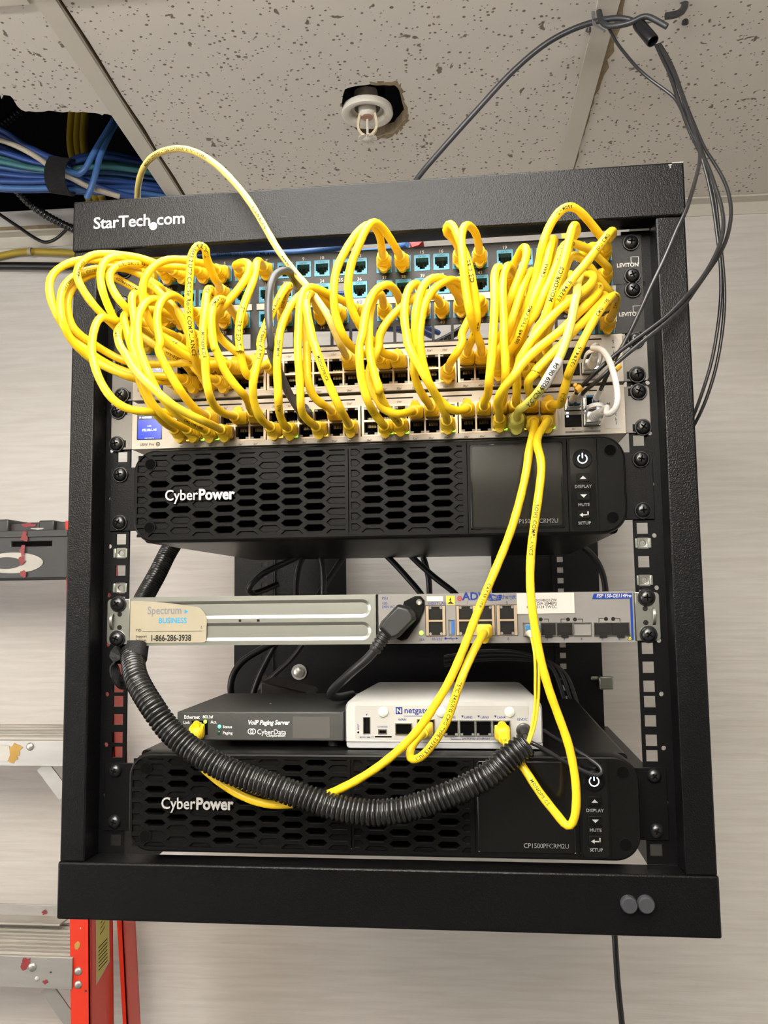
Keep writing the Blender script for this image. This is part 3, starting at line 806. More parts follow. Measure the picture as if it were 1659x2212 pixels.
    q = MB().m('white_label').box(203.5, 217, -6.3, -6.0, z0 + 4.5, z0 + h - 2.5)
    lb = q.build('paper_label', t)
    q = MB().m('print_black')
    for i, ch in enumerate('Switch'): q.text(ch, 213.2, -6.45, z0 + h - 8.4 - i * 4.6, 4.0, 'C')
    q.text('M', 207.2, -6.45, z0 + h - 18, 4.2, 'C'); q.text('1' if row == 'B' else '2', 213.4, -6.45, z0 + 7.6, 4.4, 'C')
    q.build('printed_text', lb, flat=True)
    d = MB().m('gloss_black').prism(rrect(-216.5, -192.5, z0 + 8.2, z0 + 32.6, 1.6), -6.1, -4).m('screen_blue')
    d.poly([(p[0], -6.25, p[1]) for p in rrect(-215.6, -193.4, z0 + 9, z0 + 31.8, 1.2)])
    d.m('screen_navy').poly([(p[0], -6.35, p[1]) for p in rrect(-215.6, -193.4, z0 + 27, z0 + 31.8, 1.2, corners=(0, 0, 1, 1))])
    d.m('screen_text')
    if screen == 'ip':
        d.text('IP ADDRESS', -214.2, -6.5, z0 + 28.3, 2.5, off=.02, sx=.9); d.text('LAN', -204.5, -6.5, z0 + 20.4, 1.9, 'C', off=.01)
        d.text('192.168.1.141', -204.5, -6.5, z0 + 16.4, 2.9, 'C', off=.025, sx=.86)
        for i in range(7): d.box(-208.6 + i * 1.3, -208.1 + i * 1.3, -6.5, -6.45, z0 + 9.6, z0 + 10.1)
    else:
        d.text('i', -197.2, -6.5, z0 + 28.4, 2.8, 'C', off=.02); d.lathe((-197.2, -6.45, z0 + 29.5), (0, -1, 0), [(0, 1.9), (.05, 1.9), (.05, 1.5), (0, 1.5)], 20, caps=False)
        d.text('UPTIME', -204.5, -6.5, z0 + 18, 2.6, 'C')
    d.build('display', t)
    for s in (-1, 1):
        q = MB().m('sw_ear')
        o = rrect(221.5, 243, z0 + .6, z0 + h - .6, 3, corners=(0, 1, 1, 0)) if s > 0 else rrect(-243, -221.5, z0 + .6, z0 + h - .6, 3, corners=(1, 0, 0, 1))
        q.prism(o, -2.2, 0); q.box(s * 222.4 - .9, s * 222.4 + .9, 0, 120, z0 + .8, z0 + h - .8)
        e = q.build('ear_bracket', t, bevel=.5)
        for sxx, zz in screws:
            if sxx * s > 0:
                q = MB().m('dark_slot').box(sxx - s * 8.6, sxx - s * 2, -2.35, -2.2, zz - 3.3, zz + 3.3); q.build('slot', e)
                screw(sxx, -2.2, zz, e)
    # module cages
    for i, (a, c) in enumerate(sfp):
        k = (i // 2, i % 2)
        if (row, k) in (('A', (0, 0)), ('A', (0, 1)), ('A', (1, 1)), ('B', (0, 0))):
            MB().m('dark_slot').box(a - 6.8, a + 6.8, -6.4, 4, c - 5.1, c + 5.1).build('dust_plug', t, bevel=.6)
        else:
            q = MB().m('steel_bright').grid([a - 6.8, a - 6.0, a + 6.0, a + 6.8], [c - 5.1, c - 4.4, c + 4.4, c + 5.1], lambda x, z: not (abs(x - a) < 6 and abs(z - c) < 4.4), -9, 4)
            q.m('void_black').box(a - 6.4, a + 6.4, 3, 4, c - 4.8, c + 4.8)
            q.build('module_cage', t)
    return t
LIT = [('Bt', 3, 1, 'green'), ('Bt', 5, 1, 'green'), ('Bt', 6, 1, 'green'), ('Bt', 9, 1, 'green'), ('Bt', 16, 1, 'green'), ('Bt', 19, 1, 'green'), ('Bt', 19, -1, 'amber'),
       ('Bt', 21, -1, 'amber'), ('Bt', 22, -1, 'amber'),
       ('Bb', 1, 1, 'amber'), ('Bb', 2, -1, 'amber'), ('Bb', 2, 1, 'green'), ('Bb', 3, -1, 'amber'), ('Bb', 3, 1, 'green'), ('Bb', 7, -1, 'amber'), ('Bb', 7, 1, 'amber'), ('Bb', 8, 1, 'green'),
       ('Bb', 10, 1, 'amber'), ('Bb', 14, -1, 'amber'), ('Bb', 14, 1, 'green'), ('Bb', 15, -1, 'amber'), ('Bb', 15, 1, 'green'), ('Bb', 18, -1, 'amber'), ('Bb', 18, 1, 'green'),
       ('Bb', 21, -1, 'amber'), ('Bb', 21, 1, 'green'), ('Bb', 22, -1, 'amber'), ('Bb', 22, 1, 'green'), ('Bb', 23, -1, 'amber'), ('Bb', 24, 1, 'green')]
SA = switch('A', 400.5, 'upper of the two white 48-port network switches, under the patch panels', 'info', [(233, 437), (233, 406.5), (-233, 436), (-233, 406.5)],
       [('Ab', 18, -1, 'amber')])
SB = switch('B', 355.0, 'lower of the two white 48-port network switches, above the black battery unit', 'ip', [(233.5, 391.5), (236, 360), (-236, 391.5), (-237, 361)], LIT)
# ================================================================== battery backup units
def clip_poly(p, xa, xb, za, zb):
    for ax, lim, sg in ((0, xa, 1), (0, xb, -1), (2, za, 1), (2, zb, -1)):
        out = []
        for i in range(len(p)):
            a, c = p[i], p[(i + 1) % len(p)]
            da, dc = (a[ax] - lim) * sg, (c[ax] - lim) * sg
            if da >= 0: out.append(a)
            if (da >= 0) != (dc >= 0):
                t = da / (da - dc); out.append(tuple(a[k] + (c[k] - a[k]) * t for k in range(3)))
        p = out
        if len(p) < 3: return None
    return p
def honeycomb(q, xa, xb, za, zb, y, x0, z0, opened):
    px_, pzz = 20.1, 9.35
    ft, tt, hh = 7.0, 13.1, pzz / 2                       # tile: half flat, half point, half height
    def hexo(cx, cz, f, t, h): return [(cx - t, cz), (cx - f, cz - h), (cx + f, cz - h), (cx + t, cz), (cx + f, cz + h), (cx - f, cz + h)]
    c0 = int((xa - x0) / px_) - 2; c1 = int((xb - x0) / px_) + 2; r0 = int((za - z0) / pzz) - 2; r1 = int((zb - z0) / pzz) + 2
    for c in range(c0, c1 + 1):
        for r in range(r0, r1 + 1):
            cx = x0 + c * px_; cz = z0 + r * pzz + (hh if c % 2 else 0)
            T = hexo(cx, cz, ft, tt, hh); A = hexo(cx, cz, 6.3, 9.9, 3.15); B = hexo(cx, cz, 5.9, 9.2, 2.6)
            op = opened(c, r, cx, cz)
            if op and (cx - 9.3 < xa or cx + 9.3 > xb or cz - 2.7 < za or cz + 2.7 > zb): op = False
            dep = 9. if op else 1.5
            L = [[(p[0], y, p[1]) for p in T], [(p[0], y, p[1]) for p in A], [(p[0], y + .75, p[1]) for p in B], [(p[0], y + dep, p[1]) for p in B]]
            for a, d in zip(L, L[1:]):
                for i in range(6):
                    w = clip_poly([a[i], a[(i + 1) % 6], d[(i + 1) % 6], d[i]], xa, xb, za, zb)
                    if w: q.poly(w)
            if not op:
                w = clip_poly(L[3], xa, xb, za, zb)
                if w: q.poly(w)
            # the fine ridge that runs on from each point of the cell to the next
            for s in (-1, 1):
                e0, e1 = cx + s * 9.9, cx + s * 16.0
                for dz in (1.75,):
                    for sg in (-1, 1):
                        w = clip_poly([(min(e0, e1), y - .25, cz + sg * dz - .35), (max(e0, e1), y - .25, cz + sg * dz - .35), (max(e0, e1), y - .25, cz + sg * dz + .35), (min(e0, e1), y - .25, cz + sg * dz + .35)], xa, xb, za, zb)
def battery(z0, label, screen_mat, x_off, kind):
    t = empty('battery_backup', (0, 0, z0), label, 'battery backup unit')
    Y = -20; h = 83.4; xa, xb = -213.5 + x_off, 217.5 + x_off
    z1 = z0 + h
    MB().m('plastic_black').prism(rrect(-210, 212, z0 + 1, z1 - 1, 4), 0, 380).build('case', t)
    # the bezel: rounded frame with two grille openings and a solid right-hand end
    g1 = (xa + 4, -21.5 + x_off * 0); g2 = (-16.3, 80.5); gz = (z0 + 5, z1 - 5)
    q = MB().m('plastic_black')
    prof = [(0., 1.), (-4., .6), (-8, 0)]
    ro = rrect(xa, xb, z0, z1, 20, 10)
    ri = rrect(xa + 2.2, xb - 2.2, z0 + 2.2, z1 - 2.2, 18.5, 10)
    q.loft([[Vector((p[0], 0, p[1])) for p in ro], [Vector((p[0], Y + 3, p[1])) for p in ro], [Vector((p[0], Y + .6, p[1])) for p in rrect(xa + .9, xb - .9, z0 + .9, z1 - .9, 19.3, 10)], [Vector((p[0], Y, p[1])) for p in ri]], caps=False)
    # front face made of bands around the openings
    zones = [(g1[0], g1[1]), (g2[0], g2[1])]
    fx = [xa + 2.2, g1[0], g1[1], g2[0], g2[1], 84.2]
    def face(x0, x1, za_, zb_):                      # flat strip clipped by the rounded outline
        poly = [(p[0], Y, p[1]) for p in ri]
        w = clip_poly(poly, x0, x1, za_, zb_)
        if w: q.poly(w)
    face(xa, 84.2, z0, gz[0]); face(xa, 84.2, gz[1], z1)
    face(xa, g1[0], gz[0], gz[1]); face(g1[1], -18.9, *gz); face(-18.2, g2[0], *gz); face(g2[1], 84.2, *gz)
    q.m('void_black').box(-18.9, -18.2, Y + 2, Y + 3, z0 + 2, z1 - 2)
    face(84.8, 169.3, z0, z1) if False else None
    q.m('plastic_black')
    sx0, sx1, sz0, sz1 = 86.8, 165.4, z0 + 5.5, z1 - 4.8
    face(84.8, sx0, z0, z1); face(sx1, 168.6, z0, z1); face(sx0, sx1, z0, sz0); face(sx0, sx1, sz1, z1)
    face(169.2, xb, z0, z1)
    q.m('void_black').box(84.2, 84.8, Y + 1, Y + 2, z0 + 2, z1 - 2).box(168.6, 169.2, Y + 1, Y + 2, z0 + 2, z1 - 2).box(193.6, 194.1, Y - .06, Y + 1, z0 + 2.5, z1 - 2.5)
    bz = q.build('bezel', t, angle=30)
    for (xa_, xb_), nm, x0 in (((g1[0], g1[1]), 0, xa + 24.2), ((g2[0], g2[1]), 1, 22.5 - 20.1)):
        q = MB().m('plastic_black')
        if nm == 0:
            clo = {(c, r) for c in range(-3, 12) for r in range(-12, 14)}
            def opened(c, r, cx, cz):
                u = (cz - z0) / h
                if c == 0: return .2 < u < .72 and r % 1 == 0
                if c == 1: return .16 < u < .86 and (abs(u - .52) > .08) and u > .3
                if c in (2, 3): return .08 < u < .93 and not (c == 2 and .36 < u < .64)
                if c == 4: return .12 < u < .8
                if c == 5: return .18 < u < .62
                if c in (6, 7): return .08 < u < .93
                return False
        else:
            def opened(c, r, cx, cz): return 0 <= c <= 3 and .06 < (cz - z0) / h < .94
        honeycomb(q, xa_, xb_, gz[0], gz[1], Y + .2, x0, z0 + h / 2 + 1.2, opened)
        q.m('void_black').poly([(xa_, -6, gz[0]), (xb_, -6, gz[0]), (xb_, -6, gz[1]), (xa_, -6, gz[1])])
        q.build('grille', t, angle=20)
    q = MB().m('plastic_black').prism(rrect(-187, -104, z0 + 33, z0 + 47, 2), Y - 1.2, Y + 1)
    q = MB().m('gloss_black')
    q.text('Cyber', -183, Y - 1.7, z0 + 37, 13.6, off=.045, sx=.88, depth=1.8); w = layout('Cyber', .045, .88)[1] * 13.6
    q.text('Power', -183 + w + .6, Y - 1.7, z0 + 37, 13.6, off=.06, sx=.9, depth=1.8)
    lb = q.build('badge_back', t, flat=True)
    q = MB().m('silver_letter')
    q.text('Cyber', -183, Y - 2.8, z0 + 37, 13.6, off=.008, sx=.88, depth=1.0)
    q.text('Power', -183 + w + .6, Y - 2.8, z0 + 37, 13.6, off=.03, sx=.9, depth=1.0)
    q.build('badge_letters', lb, flat=True)
    # screen
    q = MB().m('gloss_black').prism(rrect(sx0, sx1, sz0, sz1, 2.5), Y - .6, Y + 1)
    fr = q.build('screen_frame', t, bevel=.5)
    MB().m(screen_mat).prism(rrect(sx0 + 2.2, sx1 - 2.2, sz0 + 2.0, sz1 - 2.0, 2), Y - .9, Y - .5).build('screen', fr)
    MB().m('print_grey').text('CP1500PFCRM2U', sx1 - 5.4, Y - 1.05, sz0 + 4.4, 5.3, 'R', sx=.92).build('printed_model', fr, flat=True)
    # control strip
    q = MB().m('gloss_black').prism(rrect(171.4, 192, z0 + 3.2, z1 - 2.4, 2), Y - .25, Y + 1)
    cs = q.build('control_strip', t)
    cx = 181.6; zc = z0 + 63.5
    q = MB().m('plastic_black').lathe((cx, Y - .2, zc), (0, -1, 0), [(0, 8.3), (1.0, 8.3), (1.6, 7.6), (1.4, 0.01)], 32)
    pb = q.build('power_button', cs)
    q = MB().m('led_white')
    a0, a1, n = math.radians(125), math.radians(415), 26
    for i in range(n):
        b0, b1 = a0 + (a1 - a0) * i / n, a0 + (a1 - a0) * (i + 1) / n
        q.add([(cx + math.cos(b) * r, Y - 2.0, zc + math.sin(b) * r) for b, r in ((b0, 3.3), (b1, 3.3), (b1, 4.2), (b0, 4.2))], [(3, 2, 1, 0)])
    q.box(cx - .5, cx + .5, Y - 2.1, Y - 2.0, zc + .4, zc + 4.9); q.build('power_symbol', pb, flat=True)
    for zz, lab, ic in ((z0 + 47.5, 'DISPLAY', 'up'), (z0 + 32, 'MUTE', 'down'), (z0 + 16.5, 'SETUP', 'ret')):
        q = MB().m('plastic_black').prism(rrect(cx - 5.2, cx + 5.2, zz - 3.6, zz + 3.6, .8), Y - 1.1, Y); bt = q.build('button', cs, bevel=.3)
        q = MB().m('silver_letter')
        if ic == 'up': q.poly([(cx - 2.8, Y - 1.2, zz - 1.2), (cx + 2.8, Y - 1.2, zz - 1.2), (cx, Y - 1.2, zz + 1.5)])
        elif ic == 'down': q.poly([(cx - 2.8, Y - 1.2, zz + 1.2), (cx, Y - 1.2, zz - 1.5), (cx + 2.8, Y - 1.2, zz + 1.2)])
        else:
            q.poly([(cx - 4, Y - 1.2, zz - .6), (cx - 1.2, Y - 1.2, zz - 2.4), (cx - 1.2, Y - 1.2, zz + 1.2)])
            q.box(cx - 1.2, cx + 3.4, Y - 1.25, Y - 1.2, zz - 1.1, zz - .1); q.box(cx + 2.5, cx + 3.6, Y - 1.25, Y - 1.2, zz - 1.1, zz + 2.3)
        q.build('symbol', bt, flat=True)
        MB().m('print_grey').text(lab, cx, Y - .45, zz - 8.6, 3.6, 'C', off=.025, gap=.03).build('printed_word', cs, flat=True)
    for hx, hz in ((xa + 16, z1 - 13.2), (xa + 16, z0 + 13.2), (205, z1 - 13.2), (205, z0 + 13.2)):
        q = MB().m('void_black').lathe((hx, Y - .15, hz), (0, -1, 0), [(0, 4.7), (.1, 4.7)], 24)
        q.m('plastic_black').lathe((hx, Y - .05, hz), (0, -1, 0), [(0, 5.5), (.35, 5.3), (.35, 4.7), (.2, 4.7)], 24, caps=False); q.build('bolt_hole', t)
    for s in (-1, 1):
        o = [(s * 214, z0 + 12.5), (s * 243, z0 + 12.5), (s * 243, z0 + 71), (s * 214, z0 + 71)]
        if s < 0: o = o[::-1]
        q = MB().m('rail_black').prism(o, -2, 0)
        q.box(s * 213 - 1, s * 213 + 1, -1, 90, z0 + 12.5, z0 + 71)
        e = q.build('ear_bracket', t, bevel=.4)
        for zz in (z0 + 19.8 + .5, z0 + 64.4): screw(s * 233, -2, zz, e, kind)
    return t
UPS1 = battery(266.7 + 1.2, 'upper black battery backup unit hanging under the white switches', 'glass_dark', 0, 0)
UPS2 = battery(2.4, 'lower black battery backup unit at the bottom of the rack', 'gloss_black', 0, 1)

# ================================================================== carrier access device
z0, z1 = 176.8, 219.6
ad = empty('access_switch', (0, 0, z0), 'grey carrier access switch with zinc blanking plate and a black power plug', 'network switch')
q = MB().m('adva_grey').box(4.5, 222, -4, -2.5, z0, z1); q.box(-221, 222, -2.5, 140, z0, z0 + 1.2); q.box(-221, 222, -2.5, 140, z1 - 1.2, z1); q.box(-221, -219.5, -2.5, 140, z0, z1); q.box(220.5, 222, -2.5, 140, z0, z1)
ADV = q.build('front_panel', ad)
q = MB().m('zinc')                               # blanking plate with two pressed grooves
def groove(zc):
    return [(x, zc + dz) for x, dz in ()]
Ya = -4
def plate():
    zc = [z0 + 11.5, z0 + 31]; hw = 6.3; xr = -10.
    # flat skin with the two stadium-shaped pressings sunk into it
    outer = [Vector((x, z, 0)) for x, z in ((-221, z0 + .4), (3, z0 + .4), (3, z1 - .4), (-221, z1 - .4))]
    def stad(z, h): return [(-224.9, z - h)] + [(xr - 0 + h * math.cos(a), z + h * math.sin(a)) for a in [math.radians(-90 + 180 * k / 14) for k in range(15)]] + [(-224.9, z + h)]
    lev = []
    for z in zc:
        s1 = [(max(-220.5, x), zz) for x, zz in stad(z, hw + 1.6)]; s2 = [(max(-220.5, x), zz) for x, zz in stad(z, hw + .4)]; s3 = [(max(-220.5, x), zz) for x, zz in stad(z, hw - 1.2)]
        lev.append(s1)
        for a, ya, c, yc in ((s1, Ya, s2, Ya + .5), (s2, Ya + .5, s3, Ya + 1.4)):
            for i in range(len(a) - 1):
                q.poly([(a[i][0], ya, a[i][1]), (a[i + 1][0], ya, a[i + 1][1]), (c[i + 1][0], yc, c[i + 1][1]), (c[i][0], yc, c[i][1])])
        q.poly([(p[0], Ya + 1.4, p[1]) for p in s3])
    LL = [outer] + [[Vector((p[0], p[1], 0)) for p in s] for s in lev]
    pts = [p for l in LL for p in l]
    for t in tessellate_polygon(LL):
        a, c, d = (pts[i] for i in t)
        if (c - a).cross(d - a).z < 0: t = (t[0], t[2], t[1])
        q.poly([(pts[i].x, Ya, pts[i].y) for i in t])
plate()
q.box(-221, 3, Ya, -2, z1 - .4, z1 + .2); q.box(-221, 3, Ya, -2, z0 - .2, z0 + .4); q.box(2.2, 3, Ya, -2, z0, z1)
q.box(-118, -104, Ya - .9, Ya, z0 + 20.2, z0 + 22.4)
BL = q.build('blanking_plate', ad, angle=35)
MB().m('dark_slot').box(3.2, 4.3, -4.2, -3, z0, z1).build('panel_seam', BL)
for xs_ in (-120.5, -104): MB().m('dark_slot').box(xs_, xs_ + 2.5, Ya - .3, Ya + .2, z0 + 20.3, z0 + 22.3).build('vent_slot', BL)
# sticker
so = [(-220.5, z0 + 2.2), (-152, z0 + 2.4), (-150, z0 + 4), (-149.5, z0 + 24), (-152, z0 + 29), (-156, z0 + 33), (-166, z0 + 35.2), (-190, z0 + 38.2), (-205, z0 + 39.4), (-219, z0 + 40), (-220.5, z0 + 39)]
sk = MB().m('sticker').prism(so, -4.7, -4.2).build('provider_sticker', ad)
q = MB().m('print_grey').text('Spectrum', -204.5, -4.9, z0 + 28, 9.6, off=.02, sx=.86)
q.m('print_cyan').text('BUSINESS', -194, -4.9, z0 + 19.8, 6.8, off=.015, sx=.92); q.poly([(-170, -4.9, z0 + 28), (-166.6, -4.9, z0 + 29.8), (-170, -4.9, z0 + 31.6)])
q.m('print_black').text('TID', -215, -4.9, z0 + 12.6, 3.2, off=.02); q.box(-209, -154, -4.95, -4.85, z0 + 12.4, z0 + 12.7)
q.text('Support', -215, -4.9, z0 + 7.2, 3.2, off=.01); q.text('Service:', -215, -4.9, z0 + 3.8, 3.2, off=.01)
q.text('1-866-286-3938', -201.5, -4.9, z0 + 4.0, 7.6, off=.03, sx=.77); q.text('R02', -155, -4.9, z0 + 17, 1.8, rot=-math.pi / 2)
q.build('printed_text', sk, flat=True)
def advx(u): return px(u, 1330, -4).x
# sockets
def rjblock(xl, xr, zl, zh, cols):
    q = MB().m('port_tan'); X = [xl, xr]; Z = [zl, zh]; op = []
    w = (xr - xl) / cols; zm = (zl + zh) / 2
    for k in range(cols):
        cx = xl + w * (k + .5)
        for cz, s in (((zm + zh) / 2, 1), ((zl + zm) / 2, -1)):
            op.append((cx, cz, s)); X += [cx - 6, cx + 6]; Z += [cz - 5.6, cz + 6] if s > 0 else [cz - 6, cz + 5.6]
    q.grid(X, Z, lambda x, z: not any(abs(x - a) < 6 and -5.6 < (z - c) * s < 6 for a, c, s in op), -5.2, 6)
    q.m('void_black').box(xl + .5, xr - .5, 5, 6, zl + .5, zh - .5)
    for a, c, s in op:
        q.m('led_off')
        for d in (-1, 1): q.cyl((a + d * 4.7, -4.6, c + s * 4.7), (0, 1, 0), 4, 1.2, 10)
        q.m('dark_slot').box(a - 6, a - 3.2, -3.6, 4, min(c + s * 3.4, c + s * 3.7), max(c + s * 3.4, c + s * 3.7)).box(a + 3.2, a + 6, -3.6, 4, min(c + s * 3.4, c + s * 3.7), max(c + s * 3.4, c + s * 3.7))
        q.m('gold')
        for i in range(8): q.box(a - 3.6 + i, a - 3.4 + i, 3.4, 5, min(c - s * 5.2, c - s * 2), max(c - s * 5.2, c - s * 2))
    q.m('dark_slot').box(xl - .5, xr + .5, -4.2, -4.05, zl - .5, zh + .5)
    return q.build('port_block', ad)
def zat(u, v): return px(u, v, -4).z
rjblock(advx(920), advx(962), zat(940, 1373), zat(940, 1309), 1)
rjblock(advx(986), advx(1068), zat(1030, 1372), zat(1030, 1308), 2)
rjblock(advx(1073), advx(1117), zat(1095, 1372), zat(1095, 1307), 1)
q = MB().m('steel_bright').grid([advx(968), advx(968) + .6, advx(982) - .6, advx(982)], [zat(975, 1371), zat(975, 1371) + .6, zat(975, 1338) - .6, zat(975, 1338)], lambda x, z: not (advx(968) + .6 < x < advx(982) - .6 and zat(975, 1371) + .6 < z < zat(975, 1338) - .6), -5.4, 6)
q.m('void_black').box(advx(968), advx(982), 4, 5, zat(975, 1371), zat(975, 1338)); q.m('usb_blue').box(advx(974.5), advx(981), -4.8, 4, zat(975, 1369), zat(975, 1340)); q.build('usb_socket', ad)
for u0, u1, kind in ((1130, 1160, 'o'), (1168, 1199, 'p'), (1202, 1235, 'p'), (1239, 1275, 'o'), (1283, 1319, 'p'), (1321, 1357, 'p')):
    xa, xb, za, zb = advx(u0), advx(u1), zat(u0, 1372), zat(u0, 1346)
    q = MB().m('steel_bright').grid([xa - .6, xa, xb, xb + .6], [za - .6, za, zb, zb + .6], lambda x, z: not (xa < x < xb and za < z < zb), -5.4, 8)
    q.m('void_black').box(xa, xb, 6, 8, za, zb)
    cg = q.build('module_cage', ad)
    if kind == 'p':
        q = MB().m('dark_slot').box(xa + .2, xb - .2, -6.6, 4, za + .2, zb - .2); q.box((xa + xb) / 2 - 3, (xa + xb) / 2 + 3, -6.4, -4.5, za - 1.8, za); q.box(xa + 2, xb - 2, -6.8, -6.5, za + 2, zb - 3); q.build('dust_plug', cg, bevel=.4)
q = MB().m('led_green').lathe((px(910, 1367, -4).x, -4, px(910, 1367, -4).z), (0, -1, 0), [(0, 1.9), (.6, 1.7), (1, .8)], 16); q.build('status_light', ad)
q = MB().m('dark_slot')
for u, v in ((1168, 1338), (1227, 1338), (1242, 1338), (1309, 1337), (1324.5, 1337)):
    p = px(u, v, -4); q.lathe((p.x, -4, p.z), (0, -1, 0), [(0, 1.7), (.2, 1.7)], 14)
for u, v, s in ((1180, 1341, 1), (1217, 1341, -1), (1253, 1341, 1), (1299, 1340, -1), (1334, 1340, 1)):
    p = px(u, v, -4.1); q.box(p.x - 2, p.x + 2, -4.2, -4.05, p.z + 1.2, p.z + 1.7); e = p.x + 2 * s; q.box(e - .25, e + .25, -4.2, -4.05, p.z - 2, p.z + 1.7)
q.build('indicator_marks', ad)
q = MB().m('print_blue')
def at(t, u, v, size, al='L', off=0., m=None, sx=1., shear=0.):
    p = px(u, v, -4.2)
    if m: q.m(m)
    q.text(t, p.x, -4.25, p.z, size, al, off, sx, shear)
at('PSU', 825, 1295, 3.2); at('100-', 825, 1306, 3.0); at('240V AC', 825, 1313.5, 3.0); at('STA', 906, 1384, 2.6); at('RS-232', 933, 1383, 3.0); at('MGMT LAN', 924, 1306.5, 3.2)
at('1', 1008, 1305, 3.6); at('5', 1093, 1305, 3.6); at('6', 1096, 1383, 3.6)
for t_, u in (('1', 1143), ('2', 1180), ('3', 1217), ('4', 1254), ('5', 1299), ('6', 1336)): at(t_, u, 1383, 3.4)
at('3', 1005, 1383, 3.4); at('4', 1044, 1384, 3.4)
at('ADVA', 999, 1296, 9.2, off=.03, sx=1.05); at('Etherjack', 1077, 1293.5, 5.2, sx=.88); at('\u00ae', 1108, 1290, 2.6)
p = px(993, 1293, -4.2); q.m('paint_red').lathe((p.x, -4.2, p.z), (0, -1, 0), [(0, 2.3), (.05, 2.3), (.05, 1.1), (0, 1.1)], 18, caps=False); q.add([(p.x - .8, -4.3, p.z - .9), (p.x + 2.2, -4.3, p.z), (p.x - .8, -4.3, p.z + .9)], [(0, 1, 2)])
p = px(1063, 1291, -4.2); q.m('print_blue')
for k, (r, t_) in enumerate(((4.6, .5), (3.2, .5))):
    pts = [Vector((p.x + math.cos(a) * r * 1.05, -4.3, p.z + math.sin(a) * r * .55 + k * .3)) for a in [math.radians(10 + i * 11) for i in range(30)]]
    q.ribbon(pts, t_, .05, (0, 0, 1))
for k in range(3): q.add([(p.x + 3 + k * .5, -4.3, p.z - 2.6 + k * 1.7), (p.x + 7.4 + k * .5, -4.3, p.z - 2.2 + k * 1.7), (p.x + 7.6 + k * .5, -4.3, p.z - 1.2 + k * 1.7), (p.x + 3.2 + k * .5, -4.3, p.z - 1.5 + k * 1.7)], [(0, 1, 2, 3)])
p = px(975, 1379, -4.2); q.box(p.x - 5, p.x + 4, -4.3, -4.2, p.z - .2, p.z + .2); q.lathe((p.x - 5, -4.25, p.z), (0, -1, 0), [(0, 1), (.05, 1)], 10); q.add([(p.x + 4, -4.3, p.z - 1), (p.x + 6, -4.3, p.z), (p.x + 4, -4.3, p.z + 1)], [(0, 1, 2)]); q.add([(p.x - 2, -4.3, p.z), (p.x - 1.5, -4.3, p.z), (p.x + 1, -4.3, p.z + 1.6), (p.x + .5, -4.3, p.z + 1.7)], [(0, 1, 2, 3)]); q.add([(p.x - 1, -4.3, p.z), (p.x - .5, -4.3, p.z), (p.x + 2, -4.3, p.z - 1.6), (p.x + 1.5, -4.3, p.z - 1.7)], [(3, 2, 1, 0)])
q.build('printed_legend', ad, flat=True)
q = MB().m('white_label'); a, c = px(922, 1298.5, -4.2), px(957, 1288, -4.2); q.box(a.x, c.x, -4.35, -4.05, a.z, c.z)
q.build('barcode_label', ad)
a, c = px(964, 1306.5, -4.2), px(982, 1287, -4.2); q = MB().m('esd_yellow').box(a.x, c.x, -4.4, -4.05, a.z, c.z)
q.m('print_black'); w = c.x - a.x; cx = (a.x + c.x) / 2
q.poly([(cx - 2.6, -4.5, a.z + 1.2), (cx + 2.7, -4.5, a.z + 1.0), (cx + .2, -4.5, a.z + 3.3)]); q.poly([(cx - 1.1, -4.5, a.z + 3.5), (cx + .9, -4.5, a.z + 3.5), (cx - .1, -4.5, c.z - .8)]); q.box(cx - 3, cx + 3, -4.5, -4.45, a.z + .5, a.z + .9)
q.build('static_warning_label', ad)
a, c = px(1117, 1326, -4.3), px(1240, 1280, -4.3); q = MB().m('white_label').box(a.x, c.x, -4.6, -4.05, a.z, c.z); wl_ = q.build('circuit_label', ad)
q = MB().m('print_black')
for t_, v in (('BOOHBQ1ZW', 1299), ('T:4 DIA 50MBPS', 1306), ('KX 815134 TWCC', 1313.5)):
    p = px(1203, v, -4.6); q.text(t_, p.x, -4.75, p.z, 3.2, 'R', off=.008)
q.build('printed_text', wl_, flat=True)
a, c = px(1283, 1294, -4.2), px(1365, 1281, -4.2)
q = MB().m('adva_blue'); q.prism([(a.x - 1.5, a.z), (c.x, a.z), (c.x, c.z), (a.x, c.z)], -4.35, -4.05); d = px(1366.5, 1382, -4.2); q.box(c.x - 1.9, c.x, -4.35, -4.05, d.z, a.z)
st_ = q.build('model_stripe', ad)
MB().m('white_label').text('FSP 150-GE114Pro', c.x - .8, -4.5, a.z + 1.25, 4.0, 'R', off=.022, sx=.93, shear=.22).build('printed_text', st_, flat=True)
p = px(1361, 1378, -4.2); q = MB().m('print_black').poly([(p.x - 2.4, -4.2, p.z - 1.7), (p.x + 2.4, -4.2, p.z - 1.7), (p.x, -4.2, p.z + 2.3)]); q.m('esd_yellow').poly([(p.x - 1.7, -4.3, p.z - 1.35), (p.x + 1.7, -4.3, p.z - 1.35), (p.x, -4.3, p.z + 1.5)]); q.m('print_black').lathe((p.x, -4.32, p.z - .4), (0, -1, 0), [(0, .5), (.02, .5)], 10); q.build('laser_warning_label', ad)
